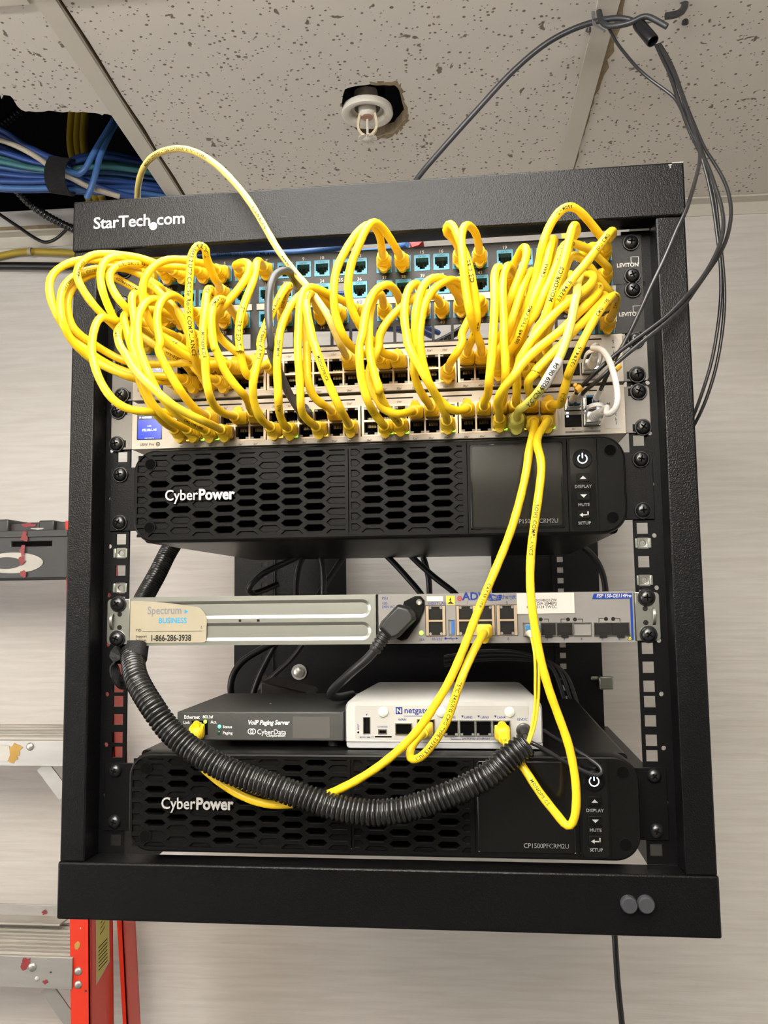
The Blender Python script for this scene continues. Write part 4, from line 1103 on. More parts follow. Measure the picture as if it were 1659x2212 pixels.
for s in (-1, 1):
    o = rrect(223.2, 243.5, z0 + 1, z1 - 1, 3.5, corners=(0, 1, 1, 0)) if s > 0 else rrect(-243.5, -222, z0 + 1, z1 - 1, 3.5, corners=(1, 0, 0, 1))
    q = MB().m('zinc').prism(o, -2.2, 0); xx = s * 223.4; q.box(xx - .7, xx + .7, 0, 120, z0 + 1, z1 - 1)
    pa = spline([(s * 238.3, -2, z0 + 14.5), (s * 238.3, -5.5, z0 + 17), (s * 238.3, -5.5, z0 + 26.5), (s * 238.3, -2, z0 + 29)], 1.5); q.ribbon(pa, 2.8, 1.2, (1, 0, 0))
    e = q.build('ear_bracket', ad, bevel=.4)
    q = MB().m('dark_slot')
    for hz in (16.2, 28): q.lathe((s * 231.5, -2.35, z0 + hz), (0, -1, 0), [(0, 2.2), (.1, 2.2)], 16)
    q.build('ear_hole', e)
    screw(s * 232.8, -2.2, z0 + 37.4, e); screw(s * 233.2, -2.2, z0 + 6.3, e)

# ================================================================== paging server
pg = empty('paging_server', (-106, 12, 88), 'dark grey paging server box standing on the lower battery unit, left of the white router', 'paging server')
xa, xb, za, zb, ya, yb = -182, -29.5, 91, 116.5, 12, 160
q = MB().m('paging_grey'); q.box(xa, xb, ya, yb, za, zb); CASE = q.build('case', pg, bevel=1.2)
q = MB().m('paging_patch').box(-75.5, -42, ya - .3, ya, za + 2.6, zb - 4.2); q.build('blank_label', pg)
q = MB().m('print_white')
def pt(t, u, v, size, off=0., sx=1., shear=0., al='L'):
    p = px(u, v, ya - .4); q.text(t, p.x, ya - .45, p.z, size, al, off, sx, shear)
pt('Ethernet', 397.5, 1552.5, 4.5, .012, .92); pt('802.3af', 438, 1551.5, 3.6, .012, .9); pt('Link', 396, 1563.5, 3.6, .01); pt('Act.', 455, 1562.5, 3.6, .012); pt('Status', 481, 1573, 3.6, .012); pt('Paging', 481, 1586, 3.6, .012)
pt('VoIP Paging Server', 535, 1565, 5.5, .03, .9, .2); pt('CyberData', 555, 1586, 6.2, .006, .96); pt('Corporation', 575, 1591, 2.7, .02, 1.25)
p = px(544, 1580, ya - .4)
for dx in (-1.2, 1.2): q.lathe((p.x + dx, ya - .4, p.z), (0, -1, 0), [(0, 2.6), (.05, 2.6), (.05, 1.9), (0, 1.9)], 20, caps=False)
q.build('printed_legend', pg, flat=True)
a, c = px(414, 1587, ya), px(449, 1557, ya)
q = MB().m('void_black').box(a.x, c.x, ya - .3, ya + .2, a.z, c.z); q.build('ethernet_socket', pg)
for u, v, m_ in ((474, 1569.5, 'led_teal'), (473, 1582, 'led_dim'), (443.5, 1559, 'led_green')):
    p = px(u, v, ya); q = MB().m(m_).lathe((p.x, ya, p.z), (0, -1, 0), [(0, 1.7), (.8, 1.4), (1.2, .6)], 16); q.build('status_light', pg)
q = MB().m('rubber_black')
for x, y in ((xa + 12, ya + 14), (xb - 12, ya + 14), (xa + 12, yb - 14), (xb - 12, yb - 14)):
    MB().m('rubber_black').cyl((x, y, 85.4), (0, 0, 1), za - 85.4, 5, 16).build('foot', pg)
MB().m('rivet').cyl((-110, 70, zb), (0, 0, 1), .5, 1.2, 10).build('case_screw', pg)

# ================================================================== white router
nr = empty('router', (58, 3, 86), 'white router box standing on the lower battery unit beside the paging server', 'router')
xa, xb, za, zb, ya, yb = -27, 143.5, 86.4, 131, 3, 135
def sec(y, x0, x1, z0_, z1_, r): return [Vector((p[0], y, p[1])) for p in rrect(x0, x1, z0_, z1_, r, 6, (0, 0, 1, 1))]
q = MB().m('white_plastic')
q.loft([sec(yb, xa + 12, xb - 12, 92, zb - 2, 10), sec(yb - 6, xa + 8, xb - 8, 92, zb, 10), sec(ya + 26, xa + 3, xb - 3, 92, zb, 8), sec(ya + 4, xa, xb, 92, zb - 2.5, 8), sec(ya, xa + 1.4, xb - 1.4, 92.4, zb - 4.5, 7)])
q.build('case', nr, angle=50)
q = MB().m('net_base').prism(rrect(xa + 1, xb - .5, 86.4, 92, 3, 4, (1, 1, 0, 0)), ya + 1, yb - 4); q.build('base', nr, bevel=.8)
fx0, fx1, fz0, fz1 = px(767, 1560, ya).x, px(1143, 1560, ya).x, 94.5, 123.2
q = MB().m('net_face').prism(rrect(fx0, fx1, fz0, fz1, 2.2), ya - .25, ya + 1); q.build('port_panel', nr)
def nz(u, v): p = px(u, v, ya - .3); return p.x, p.z
for u in (828, 953, 1101):
    q = MB().m('clear_bump'); x, z = nz(u, 1538); q.lathe((x, ya - .2, z), (0, -1, 0), [(0, 4.6), (1.2, 4.2), (2.2, 2.4), (2.5, .5)], 20); q.build('rubber_bumper', nr)
x0_, z0_ = nz(784.5, 1585); x1_, z1_ = nz(800, 1549)
q = MB().m('steel_bright').grid([x0_, x0_ + .6, x1_ - .6, x1_], [z0_, z0_ + .6, z1_ - .6, z1_], lambda x, z: not (x0_ + .6 < x < x1_ - .6 and z0_ + .6 < z < z1_ - .6), ya - .9, ya + 3); q.m('void_black').box(x0_ + .3, x1_ - .3, ya - .3, ya, z0_ + .3, z1_ - .3); q.m('plastic_black').box(x0_ + 2.4, x1_ - 1, ya - .7, ya, z0_ + 1.5, z1_ - 1.5); q.build('usb_socket', nr)
a, c = nz(817, 1586), nz(836, 1575); q = MB().m('steel_bright').box(a[0], c[0], ya - .7, ya, a[1], c[1]).m('void_black').box(a[0] + 1, c[0] - 1, ya - .8, ya - .6, a[1] + 1, c[1] - 1); q.build('console_socket', nr)
a, c = nz(810, 1593), nz(846, 1590); MB().m('void_black').box(a[0], c[0], ya - .4, ya, a[1], c[1]).build('card_slot', nr)
a, c = nz(854, 1587), nz(890, 1562); q = MB().m('steel_bright').grid([a[0], a[0] + .8, c[0] - .8, c[0]], [a[1], a[1] + .8, c[1] - .8, c[1]], lambda x, z: not (a[0] + .8 < x < c[0] - .8 and a[1] + .8 < z < c[1] - .8), ya - 1.5, ya + 3); q.m('void_black').box(a[0] + .4, c[0] - .4, ya - .3, ya, a[1] + .4, c[1] - .4); q.build('module_cage', nr)
def nsock(u0, u1, v0, v1):
    a, c = nz(u0, v1), nz(u1, v0); q = MB().m('steel_bright').grid([a[0], a[0] + .8, c[0] - .8, c[0]], [a[1], a[1] + .8, c[1] - .8, c[1]], lambda x, z: not (a[0] + .8 < x < c[0] - .8 and a[1] + .8 < z < c[1] - .8), ya - 1.5, ya + 3)
    q.m('void_black').box(a[0] + .4, c[0] - .4, ya - .3, ya, a[1] + .4, c[1] - .4); q.m('led_off').box(a[0] + .8, a[0] + 3, ya - 1, ya, a[1] + .8, a[1] + 2.4).box(c[0] - 3, c[0] - .8, ya - 1, ya, a[1] + .8, a[1] + 2.4); q.build('ethernet_socket', nr)
for u0, u1 in ((901, 939), (959, 990), (993, 1026), (1028, 1062), (1064, 1102)): nsock(u0, u1, 1556 if u0 > 950 else 1553, 1590)
x, z = nz(1131, 1577); q = MB().m('steel_bright').lathe((x, ya, z), (0, -1, 0), [(0, 6.4), (3, 6.4), (3, 5), (1, 5)], 24, caps=False).m('void_black').lathe((x, ya - .4, z), (0, -1, 0), [(0, 5), (.1, 5)], 20); q.build('power_socket', nr)
q = MB().m('print_blue')
def nt_(t, u, v, size, al='C', off=.012, sx=1., rot=0.):
    x, z = nz(u, v); q.text(t, x, ya - .45, z, size, al, off, sx, rot=rot)
nt_('netgate', 873, 1540.5, 7.2, 'L', .012, 1.0)
x, z = nz(862, 1535); q.box(x - 2.9, x + 2.9, ya - .5, ya - .4, z - 2.9, z + 2.9); q.m('net_face').text('N', x, ya - .7, z - 2.0, 5.6, 'C', off=.03); q.m('print_blue')
for t_, u, v in (('WAN', 869, 1557), ('LAN1', 976, 1552), ('LAN2', 1012, 1552), ('LAN3', 1047, 1552), ('LAN4', 1083, 1552), ('12VDC', 1128, 1556.5)): nt_(t_, u, v, 2.9)
for u in (961, 999, 1034, 1070): x, z = nz(u, 1548); q.add([(x - 1.1, ya - .5, z + 1), (x, ya - .5, z - 1), (x + 1.1, ya - .5, z + 1)], [(0, 1, 2)])
nt_('CONSOLE', 826, 1571.5, 1.9); nt_('MICRO SIM', 788, 1594, 1.8); nt_('RESET', 776, 1577, 2.0, 'L', .012, 1., math.pi / 2); nt_('SWITCHED ETHERNET', 1028, 1598, 2.4); nt_('\u00a5', 792, 1546, 2.6)
for (u0, v0), (u1, v1) in (((975, 1597), (996, 1596.2)), ((1059, 1597), (1085, 1596.2)), ((974, 1597), (975, 1592)), ((872, 1547), (938, 1546.2)), ((801, 1592), (809, 1591.4))):
    a, c = nz(u0, v0), nz(u1, v1); q.box(a[0], c[0], ya - .5, ya - .4, a[1], c[1])
q.build('printed_legend', nr, flat=True)
x, z = nz(774, 1582); MB().m('void_black').lathe((x, ya - .3, z), (0, -1, 0), [(0, .9), (.1, .9)], 12).build('reset_hole', nr)
# ================================================================== patch cables
def sring(y, w, h, e=3., n=20, dz=0.):
    out = []
    for i in range(n):
        a = 2 * math.pi * (i + .5) / n; c, s = math.cos(a), math.sin(a)
        out.append(Vector((math.copysign(abs(c) ** (2 / e), c) * w, y, math.copysign(abs(s) ** (2 / e), s) * h + dz)))
    return out
def boot_mesh(m, name, big=1.):
    q = MB().m('clear_plug').box(-5.6, 5.6, -4.5, 3, -4.2, 4.0)
    q.m('clear_plug').box(-3, 3, -4.5, 1, -5.6, -4.2)
    q.m(m); R = [sring(-2.6, 6.3 * big, 5.6 * big, 6), sring(-4, 6.5 * big, 5.9 * big, 5), sring(-11, 6.5 * big, 6.0 * big, 5)]
    y = -11.
    for k in range(5):
        w = 6.4 - k * .32
        R += [sring(y - .3, (w - .5) * big, (w - .75) * big, 3.4), sring(y - 1.0, (w - .5) * big, (w - .75) * big, 3.2), sring(y - 1.2, w * big, (w - .3) * big, 3.2), sring(y - 2.4, (w - .15) * big, (w - .4) * big, 3)]
        y -= 2.5
    R += [sring(y - .3, 4.3 * big, 4.3 * big, 2), sring(y - 1.2, 5.0 * big, 5.0 * big, 2), sring(y - 3.4, 5.1 * big, 5.1 * big, 2), sring(y - 4.6, 4.6 * big, 4.6 * big, 2), sring(y - 4.9, 3.3, 3.3, 2)]
    q.loft(R)
    pts = [(4.0 * math.cos(a) * big, -5.4 * big + 4.6 * math.sin(a) * big) for a in [math.radians(180 + 180 * k / 14) for k in range(15)]] + [(4.0 * big, -3), (-4.0 * big, -3)]
    q.prism(pts, -14, -7.5)
    return template(q, name)
BOOT = {k: boot_mesh(k, 'plug_boot') for k in ('yellow', 'yellow_deep', 'patch_grey')}
BOOT['yellow_green'] = boot_mesh('yellow_green', 'plug_boot', 1.22)
BOOT['yellow_pale'] = BOOT['yellow']

def seat(r):                                         # where a plug sits, and which way its latch points
    if isinstance(r, tuple) and isinstance(r[0], str):
        k, n = r
        x = lx(n) if k[0] == 'P' else sx_(n)
        return Vector((x, -2 if k[0] == 'P' else -5.5, PZ[k])), (k[1] == 't' and k[0] != 'P')
    return Vector(r[0]), r[1]

def patch(label, A, B, mids, d=-75, m='yellow', r=3.35, text=(), tilt=.30, group=None, bm=None, ends=(1, 1)):
    pa, fa = seat(A); pb, fb = seat(B)
    M = []
    L = [0.]
    uv = [(q[0], q[1]) for q in mids]
    for a, c in zip(uv, uv[1:]): L.append(L[-1] + math.dist(a, c))
    tot = max(L[-1], 1)
    known = [(i, q[2]) for i, q in enumerate(mids) if len(q) > 2]
    for i, q in enumerate(mids):
        if len(q) > 2: y = q[2]
        elif known:
            lo = max([k for k in known if k[0] < i], default=(None, None)); hi = min([k for k in known if k[0] > i], default=(None, None))
            l0, y0 = (-.15 * tot, -44) if lo[0] is None else (L[lo[0]], lo[1]); l1, y1 = (1.15 * tot, -44) if hi[0] is None else (L[hi[0]], hi[1])
            t = (L[i] - l0) / (l1 - l0); t = t * t * (3 - 2 * t); y = y0 + (y1 - y0) * t
        else:
            t = (L[i] + .12 * tot) / (1.24 * tot); y = -44 + (d + 44) * math.sin(math.pi * t) ** .6
        M.append(px(q[0], q[1], y))
    def aim(p, to):
        v = to - (p + Vector((0, -30, 0))); v.y = 0
        if v.length > 1e-6: v = v.normalized() * min(tilt, v.length / 60)
        return (Vector((0, -1, 0)) + v).normalized()
    da, db = aim(pa, M[0]), aim(pb, M[-1])
    pts = ([pa + da * 24, pa + da * 34] if ends[0] else [pa]) + M + [pb + db * 34, pb + db * 24]
    path = spline(pts, 4.)
    c = MB().m(m)
    c.sweep(path, lambda i, n: r * (1 + .025 * math.sin(i * 1.7) + .02 * math.sin(i * .61)), 12)
    o = c.build('patch_cable', pos=pa, angle=80)
    tag(o, label, 'cable', group)
    for p, dr, f, on in ((pa, da, fa, ends[0]), (pb, db, fb, ends[1])):
        if not on: continue
        rot = Vector((0, -1, 0)).rotation_difference(dr)
        if f: rot = rot @ Quaternion((0, 1, 0), math.pi)
        inst('plug_boot', BOOT[bm or m], p, o, rot)
    for (s, at_, sz, *k) in text:
        q = MB().m('print_black').tube_text(path, r, s, at_, sz, flip=bool(k and k[0]), shift=(k[1] if len(k) > 1 else 0.))
        q.build('printed_text', o, flat=True)
    return o
def K(ox, oy, s):                                     # tracing from an enlarged crop of the photo
    return lambda *pts: [(ox + p[0] / s, oy + p[1] / s) + tuple(p[2:]) for p in pts]
ca = K(280, 540, 8.295); cl = K(90, 540, 7.54); c1 = K(270, 740, 5.53); c5 = K(320, 530, 5.53); c6 = K(560, 520, 5.53)
c7 = K(780, 500, 5.53); c8 = K(1050, 480, 5.53); c2 = K(540, 730, 5.53); c3 = K(810, 720, 5.53); cc = K(1060, 600, 5.925); cw = K(1060, 690, 4.74); cb = K(1040, 430, 5.53)
ONES = 'zero one two three four five six seven eight nine ten eleven twelve thirteen fourteen fifteen sixteen seventeen eighteen nineteen'.split()
def spell(n): return ONES[n] if n < 20 else ('twenty thirty forty'.split()[n // 10 - 2] + ('-' + ONES[n % 10] if n % 10 else ''))
def lab(which, n, extra=''):                          # the socket numbers are printed on the switches
    t = 'yellow patch cable in socket %s of the %s white switch' % (spell(n), 'upper' if which == 'U' else 'lower')
    return t + extra if len((t + extra).split()) <= 16 else t
CT = 'UTP CAT.5e RoHS COMPLIANCE'
# --- left bundle
patch(lab('U', 4, ', outermost loop on the left'), ('P1T', 1), ('Ab', 2), cl((1400, 200, -50), (1000, 170, -62), (700, 150), (450, 210), (250, 310, -84), (130, 470), (120, 650, -92), (165, 870), (250, 1060, -90), (330, 1200, -86), (430, 1340, -78), (570, 1490), (800, 1680, -70), (1100, 1870, -60)) + c1((170, 395, -54), (350, 400, -50), (560, 405, -48)), m='yellow')
patch(lab('U', 2, ', second loop from the left'), ('P1B', 2), ('Ab', 1), ca((520, 640, -52), (400, 570), (200, 440)) + cl((1380, 300, -60), (1000, 290, -66), (800, 320), (580, 400, -84), (400, 540), (310, 740, -96), (305, 950), (345, 1180, -96), (450, 1430), (610, 1610, -82), (810, 1780, -72)) + c1((60, 415, -64), (250, 455, -52), (400, 470, -48)), text=[('VERIFIED TIA/EIA-568B.2 ETL', .30, 3.2, 0, .3)])
patch(lab('U', 9), ('P2T', 2), ('At', 5), ca((320, 850, -50), (150, 720, -54), (0, 640)) + cl((1300, 500, -58), (1170, 440), (1000, 380, -62), (860, 390), (700, 440, -74), (500, 610), (420, 830, -86), (430, 1040), (520, 1290, -82), (660, 1410), (820, 1520, -70), (1100, 1690, -60), (1350, 1810)) + c1((320, 260, -52), (440, 260), (600, 248, -50), (760, 240), (900, 245, -48), (1050, 262, -46)), text=[('MONOPRICE', .12, 3.2, 0), ('THROSS', .86, 3.0, 0)])
patch(lab('U', 5, ', looping high past the rack post'), ('P1T', 4), ('At', 3), ca((1040, 310, -50), (740, 275, -54), (560, 290), (400, 215)) + cl((1640, 140, -64), (1300, 80), (1030, 65, -76), (800, 90), (640, 200, -88), (565, 350), (590, 500, -92), (720, 730), (900, 960, -84), (1100, 1160), (1240, 1290, -70), (1400, 1450, -58)) + ca((180, 1300, -56), (430, 1450), (640, 1570, -60), (800, 1660), (1000, 1780, -56)) + c1((760, 150, -50),), text=[('CONFORMS', .40, 3.2, 0, .4), ('COMPLIANCE', .80, 3.4, 0)])
patch(lab('U', 3, ', looping in front of the left rail'), ('P1T', 2), ('At', 2), ca((420, 250, -52), (200, 190)) + cl((1640, 190, -60), (1400, 120), (1180, 105, -74), (1040, 160), (960, 300, -86), (955, 480), (1000, 700, -86), (1090, 930), (1180, 1120, -76), (1300, 1260, -64)) + ca((120, 1480, -58), (280, 1600), (480, 1720, -58), (650, 1830), (840, 1935, -52)), text=[('CAT.5e RoHS', .13, 3.2, 1), ('VERIFIED', .85, 3.0)])
patch('yellow patch cable joining the two patch panels at the far left of the rack', ('P1T', 3), ('P2B', 3), ca((420, 290, -52), (150, 240)) + cl((1640, 225, -62), (1400, 215), (1230, 260, -74), (1120, 350), (1090, 460, -82), (1150, 650), (1270, 830, -80), (1450, 1010, -72), (1560, 1110)) + ca((150, 1230, -62), (280, 1300), (430, 1370, -58), (600, 1440), (760, 1510, -48)), text=[('2URL DRIVE CMG TYPE', .16, 3.2, 1)])
patch(lab('U', 7), ('P1T', 5), ('At', 4), ca((1350, 250, -60), (1050, 190, -74), (800, 160), (600, 190, -86), (420, 300), (280, 470, -92), (235, 640), (230, 800, -90), (260, 1020), (330, 1230, -84), (430, 1400), (560, 1540, -76), (700, 1680), (880, 1810, -64), (1130, 1950, -54)) + c1((960, 195, -50),))
patch('yellow patch cable running down behind the left loops from the upper patch panel', ('P1B', 1), ('Ab', 3), ca((310, 600, -52), (380, 620, -58), (520, 740, -64), (640, 890), (780, 1000, -64), (900, 1160), (1000, 1370, -58), (1090, 1600)) + c1((760, 200, -48), (880, 360, -44)), text=[('UL DRIVE TYPE C', .14, 3.2)])
patch(lab('L', 2), ('P2T', 3), ('Bb', 1), ca((420, 1060, -54),) + cl((1480, 1000, -62), (1360, 1040, -74), (1330, 1100), (1380, 1270, -84), (1450, 1550, -92), (1580, 1900, -96)) + c1((60, 130), (130, 330, -98), (220, 580), (330, 790, -84), (460, 950, -62)))
patch(lab('L', 8), ('P2B', 2), ('Bb', 4), cl((1450, 1180, -60), (1310, 1230, -78), (1240, 1310), (1235, 1420, -96), (1290, 1600, -102)) + c1((0, 120), (90, 290, -108), (220, 440, -110), (360, 570), (520, 710, -104), (700, 825), (880, 910, -84), (1040, 985, -62)), m='yellow_lemon', bm='yellow', text=[('4 PAIR 550MHZ', .25, 3.2, 0, -.3)])
patch(lab('L', 4), ('P2T', 1), ('Bb', 2), ca((180, 930, -58), (150, 800, -70), (90, 775, -78), (40, 830, -84), (50, 1050, -88), (100, 1350)) + c1((70, 0, -94), (140, 180), (190, 400, -96), (270, 640), (400, 820, -84), (560, 950, -66)))
patch(lab('L', 6), ('P2B', 4), ('Bb', 3), ca((1000, 1400, -48), (800, 1140, -60), (640, 960), (520, 885, -80), (380, 880), (240, 990, -98), (160, 1180), (135, 1400, -106), (170, 1700)) + c1((170, 70, -108), (240, 260), (330, 480, -106), (430, 650), (560, 800, -94), (720, 930, -78), (850, 995, -62)), text=[('CMG TYPE VERIFIED', .78, 3.2)])
patch(lab('L', 3), ('P2B', 1), ('Bt', 2), cl((1330, 1180, -62), (1180, 1150, -78), (1060, 1110, -86), (960, 1085, -94), (890, 1190), (835, 1380, -104), (810, 1600)) + K(80, 500, 3.95)((500, 1180, -108), (545, 1290), (640, 1430, -104), (760, 1510), (900, 1535, -92), (1020, 1540, -80), (1150, 1550, -66)))
patch(lab('L', 5, ', a tall narrow loop at the left'), ('P2T', 4), ('Bt', 3), ca((1000, 980, -52), (900, 870, -66), (780, 800), (660, 820, -86), (560, 930), (495, 1130, -98), (500, 1400), (560, 1720, -100)) + c1((390, 60), (460, 230, -98), (550, 400), (660, 570, -90), (760, 710), (860, 810, -66)))
patch(lab('U', 8, ', peaking in a narrow point before the top beam'), ('P1B', 5), ('Ab', 4), [(470, 610, -52)] + ca((1540, 560, -60), (1450, 330), (1360, 90, -84)) + [(446, 540, -88), (436, 530), (425, 531, -92), (416, 545)] + ca((1090, 250, -98), (1070, 600), (1055, 900, -100), (1075, 1300), (1130, 1700, -92)) + c1((840, 200, -80), (900, 350), (970, 430, -52)), text=[('TIA/EIA-568B.2 UTP CAT.5e RoHS COMPLIANCE', .27, 4.6)])
patch(lab('L', 9), ('P2T', 5), ('Bt', 5), ca((1500, 900, -70), (1470, 720, -84), (1420, 680, -92), (1380, 760), (1350, 1100, -102), (1310, 1500), (1325, 1850, -106)) + c1((955, 150, -106), (965, 400), (1000, 600, -100), (1070, 760), (1170, 840, -66)), text=[('CAT.6 RoHS COMPLIANCE', .12, 3.6, 0), ('MONOPRICE', .48, 3.4)])
patch(lab('L', 11), ('P2T', 6), ('Bt', 6), c5((1010, 800, -52), (960, 720, -66), (900, 650, -84), (830, 645, -96), (775, 710), (755, 830, -104), (760, 1050), (800, 1250, -102)) + c1((1080, 60), (1150, 260, -98), (1250, 430), (1380, 580, -88), (1460, 680, -70), (1490, 770, -54)), text=[('2MHZ 24AWG CMG', .22, 3.6)])
patch(lab('U', 11), ('P1T', 6), ('At', 6), c5((1040, 240, -58), (1120, 205, -72), (1205, 215, -80), (1210, 300), (1130, 460, -84), (1000, 620), (860, 780, -84), (800, 870, -78), (800, 1000, -64), (870, 1130, -56), (1000, 1230)) + c1((1330, 120, -52), (1420, 175, -46)))
patch(lab('U', 13), ('P1T', 7), ('At', 7), c5((1330, 190, -58), (1290, 200, -72), (1280, 330), (1220, 520, -84), (1140, 720), (1085, 950, -92), (1085, 1180), (1110, 1310)) + c1((1360, 50, -92), (1400, 230), (1440, 380, -84), (1500, 420)) + c2((40, 400, -66), (110, 350, -50)), text=[('ETL VERIFIED TIA/E', .45, 4.6)])
# --- middle
patch(lab('L', 14), ('P2T', 8), ('Bb', 7), c6((275, 780, -52), (320, 610, -68), (365, 530, -82), (320, 545), (240, 680, -92), (130, 900), (40, 1120, -98), (0, 1250)) + c2((140, 120, -100), (75, 330), (35, 560, -100), (40, 750), (90, 900, -84), (160, 1000, -62)), text=[('ROHS COMPLIANCE', .12, 3.4), ('TIA/EIA-568B.2 UTP CAT.5e RoHS', .34, 3.4, 1)])
patch('dark grey patch cable looping from the upper patch panel to the lower white switch', ('P1B', 9), ('Bt', 9), c6((450, 520, -56), (390, 400, -70), (300, 345, -82), (200, 390), (130, 560, -96), (110, 800), (120, 1050, -98), (150, 1300)) + c2((240, 100, -92), (280, 280), (380, 460, -82), (440, 620), (530, 770, -66), (590, 870)), m='patch_grey', r=3.3)
patch(lab('L', 16), ('P2T', 11), ('Bb', 8), c6((860, 790, -52), (780, 700, -62), (680, 610, -72), (580, 590, -80), (460, 670), (350, 820, -90), (270, 1000), (230, 1200, -96)) + c2((345, 60), (320, 280, -98), (330, 500), (340, 750, -92), (355, 920), (395, 1020, -66)), text=[('SHMOSE', .50, 3.4, 1), ('(UL)', .72, 3.4, 1)])
patch(lab('L', 20), ('P2T', 12), ('Bb', 10), c6((1040, 740, -52), (880, 660, -62), (740, 600, -72), (620, 540, -82), (540, 580), (490, 720, -92), (475, 950), (460, 1250, -98)) + c2((575, 80), (580, 300, -98), (600, 560), (605, 800, -92), (630, 920), (700, 990, -70)))
patch(lab('L', 21), ('P2T', 9), ('Bt', 11), c6((520, 760, -52), (545, 660, -64), (570, 690, -72), (545, 900), (555, 1100, -80), (575, 1300)) + c2((680, 50, -84), (682, 330), (700, 560, -84), (750, 700), (850, 780, -72), (930, 835, -54)))
patch(lab('L', 24), ('P2T', 10), ('Bb', 12), c6((680, 790, -52), (650, 690, -68), (600, 620, -84), (560, 680), (570, 850, -96), (610, 1050), (665, 1290, -100)) + c2((760, 50), (840, 290, -102), (950, 570), (1060, 810, -90), (1140, 960, -66)), text=[('COMPLIANCE', .20, 3.6), ('MONOPRICE', .55, 3.2)])
patch('pale yellow cable arching over the top of the rack into the upper switch', (px(297, 440, 60), 0), ('At', 12), [(297, 425, 40), (299, 398, 20), (310, 362, 0), (330, 338, -12), (358, 325, -22), (392, 321, -30), (428, 331, -38), (466, 355, -46), (505, 393, -52), (540, 437, -58), (572, 490, -62), (603, 543, -66), (640, 592, -70)] + c6((560, 530, -74), (660, 660), (760, 800, -80), (850, 960, -80), (920, 1130), (985, 1290, -70)) + c2((1080, 60, -64), (1110, 140, -54)), m='yellow_pale', bm='yellow', r=3.0, ends=(0, 1), text=[('BELKIN CORPORATION CATEGORY 5E PATCH CABLE', .17, 3.4), ('BELKIN BELKIN', .55, 3.4), ('www.belkin.com', .68, 3.2)])
patch(lab('U', 27), ('P1T', 13), ('At', 14), c7((245, 180, -54), (225, 60, -62)) + [(815, 497, -72), (800, 482, -80), (783, 492, -86), (762, 515)] + K(450, 440, 3.95)((1170, 400, -94), (1090, 570), (1070, 780, -98), (1090, 970), (1150, 1130, -88), (1240, 1240, -72), (1300, 1275)) + c2((1400, 195, -54), (1480, 215)))
patch(lab('U', 29), ('P1T', 14), ('At', 15), c7((420, 210, -54), (350, 90, -64)) + [(825, 490, -76), (808, 478, -86), (795, 487, -94)] + K(450, 440, 3.95)((1290, 340, -98), (1215, 530), (1190, 730, -98), (1215, 880), (1280, 1020, -84), (1380, 1150, -66), (1470, 1240, -56)) + c3((80, 225, -52), (150, 260, -48)))
patch(lab('L', 28), ('P2T', 14), ('Bb', 14), c7((450, 790, -54), (400, 690, -70), (290, 630, -86), (180, 690), (90, 850, -98), (35, 1060), (15, 1260, -104)) + c2((1310, 60), (1310, 300, -104), (1345, 560), (1410, 760, -96), (1500, 920, -74), (1560, 1000)))
patch(lab('L', 30), ('P2T', 13), ('Bb', 15), c7((255, 790, -56), (225, 740, -72), (150, 800, -84), (105, 980), (95, 1250, -94)) + c2((1420, 60), (1440, 260, -98), (1500, 480), (1560, 660, -96)) + c3((30, 640), (80, 790, -86), (170, 930), (240, 1010, -64)), text=[('MONOPRICE', .80, 3.0)])
patch(lab('L', 31), ('P2T', 16), ('Bt', 16), c7((910, 800, -54), (840, 755, -66), (740, 740, -76), (600, 810, -84), (450, 930), (310, 1080, -90), (200, 1290)) + c2((1560, 100, -88), (1470, 240), (1425, 380, -86), (1420, 520), (1470, 660, -84), (1560, 780)) + c3((60, 870, -82), (150, 940), (270, 965, -74), (400, 940, -58)))
patch(lab('L', 36), ('P2T', 15), ('Bb', 18), c7((720, 780, -56), (690, 650, -76), (640, 610, -86), (570, 680), (520, 880, -98), (520, 1100), (560, 1320, -104)) + c3((380, 80), (440, 240, -106), (540, 420), (640, 590, -102), (750, 780), (830, 940, -74)))
patch(lab('L', 33), ('P2T', 17), ('Bt', 17), c7((1150, 760, -54), (1080, 660, -72), (980, 560, -90), (860, 545), (760, 620, -98), (690, 780), (650, 1000, -102), (640, 1280)) + c3((470, 80, -98), (480, 250), (460, 420, -90), (490, 580), (570, 740, -72), (630, 820, -56)))
patch(lab('L', 37), ('P1B', 17), ('Bt', 19), c7((1180, 640, -58), (1120, 590, -74), (1030, 580, -88), (920, 640), (820, 750, -98), (740, 920), (705, 1180, -100)) + c3((530, 60), (550, 230, -98), (590, 430), (660, 630, -92), (760, 780), (880, 900, -76), (1010, 925, -62), (1080, 910, -54)))
patch(lab('U', 37), ('P1T', 17), ('At', 19), c7((1150, 170, -54), (1080, 60, -66)) + K(820, 440, 3.95)((570, 260, -76), (572, 190), (600, 165, -84), (640, 210), (690, 340, -90), (750, 480), (790, 650, -92), (820, 830), (832, 1000, -84), (800, 1140, -70), (760, 1215, -56)), text=[('ETL VERIFIED', .42, 5.0, 0), ('75\u00b0C', .72, 5.0, 0)])
patch(lab('U', 39), ('P1T', 18), ('At', 20), c7((1400, 130, -54),) + K(820, 440, 3.95)((820, 250, -66), (770, 190, -78), (725, 180, -88), (700, 260), (710, 480, -98), (735, 720), (770, 930, -94), (820, 1100), (860, 1200, -66)))
patch(lab('U', 36), ('P2T', 18), ('Ab', 18), c7((1430, 800, -50), (1380, 860, -54), (1330, 960, -58), (1260, 1110, -64), (1190, 1260, -70)) + c3((1060, 70), (980, 230, -72), (900, 350, -56)))
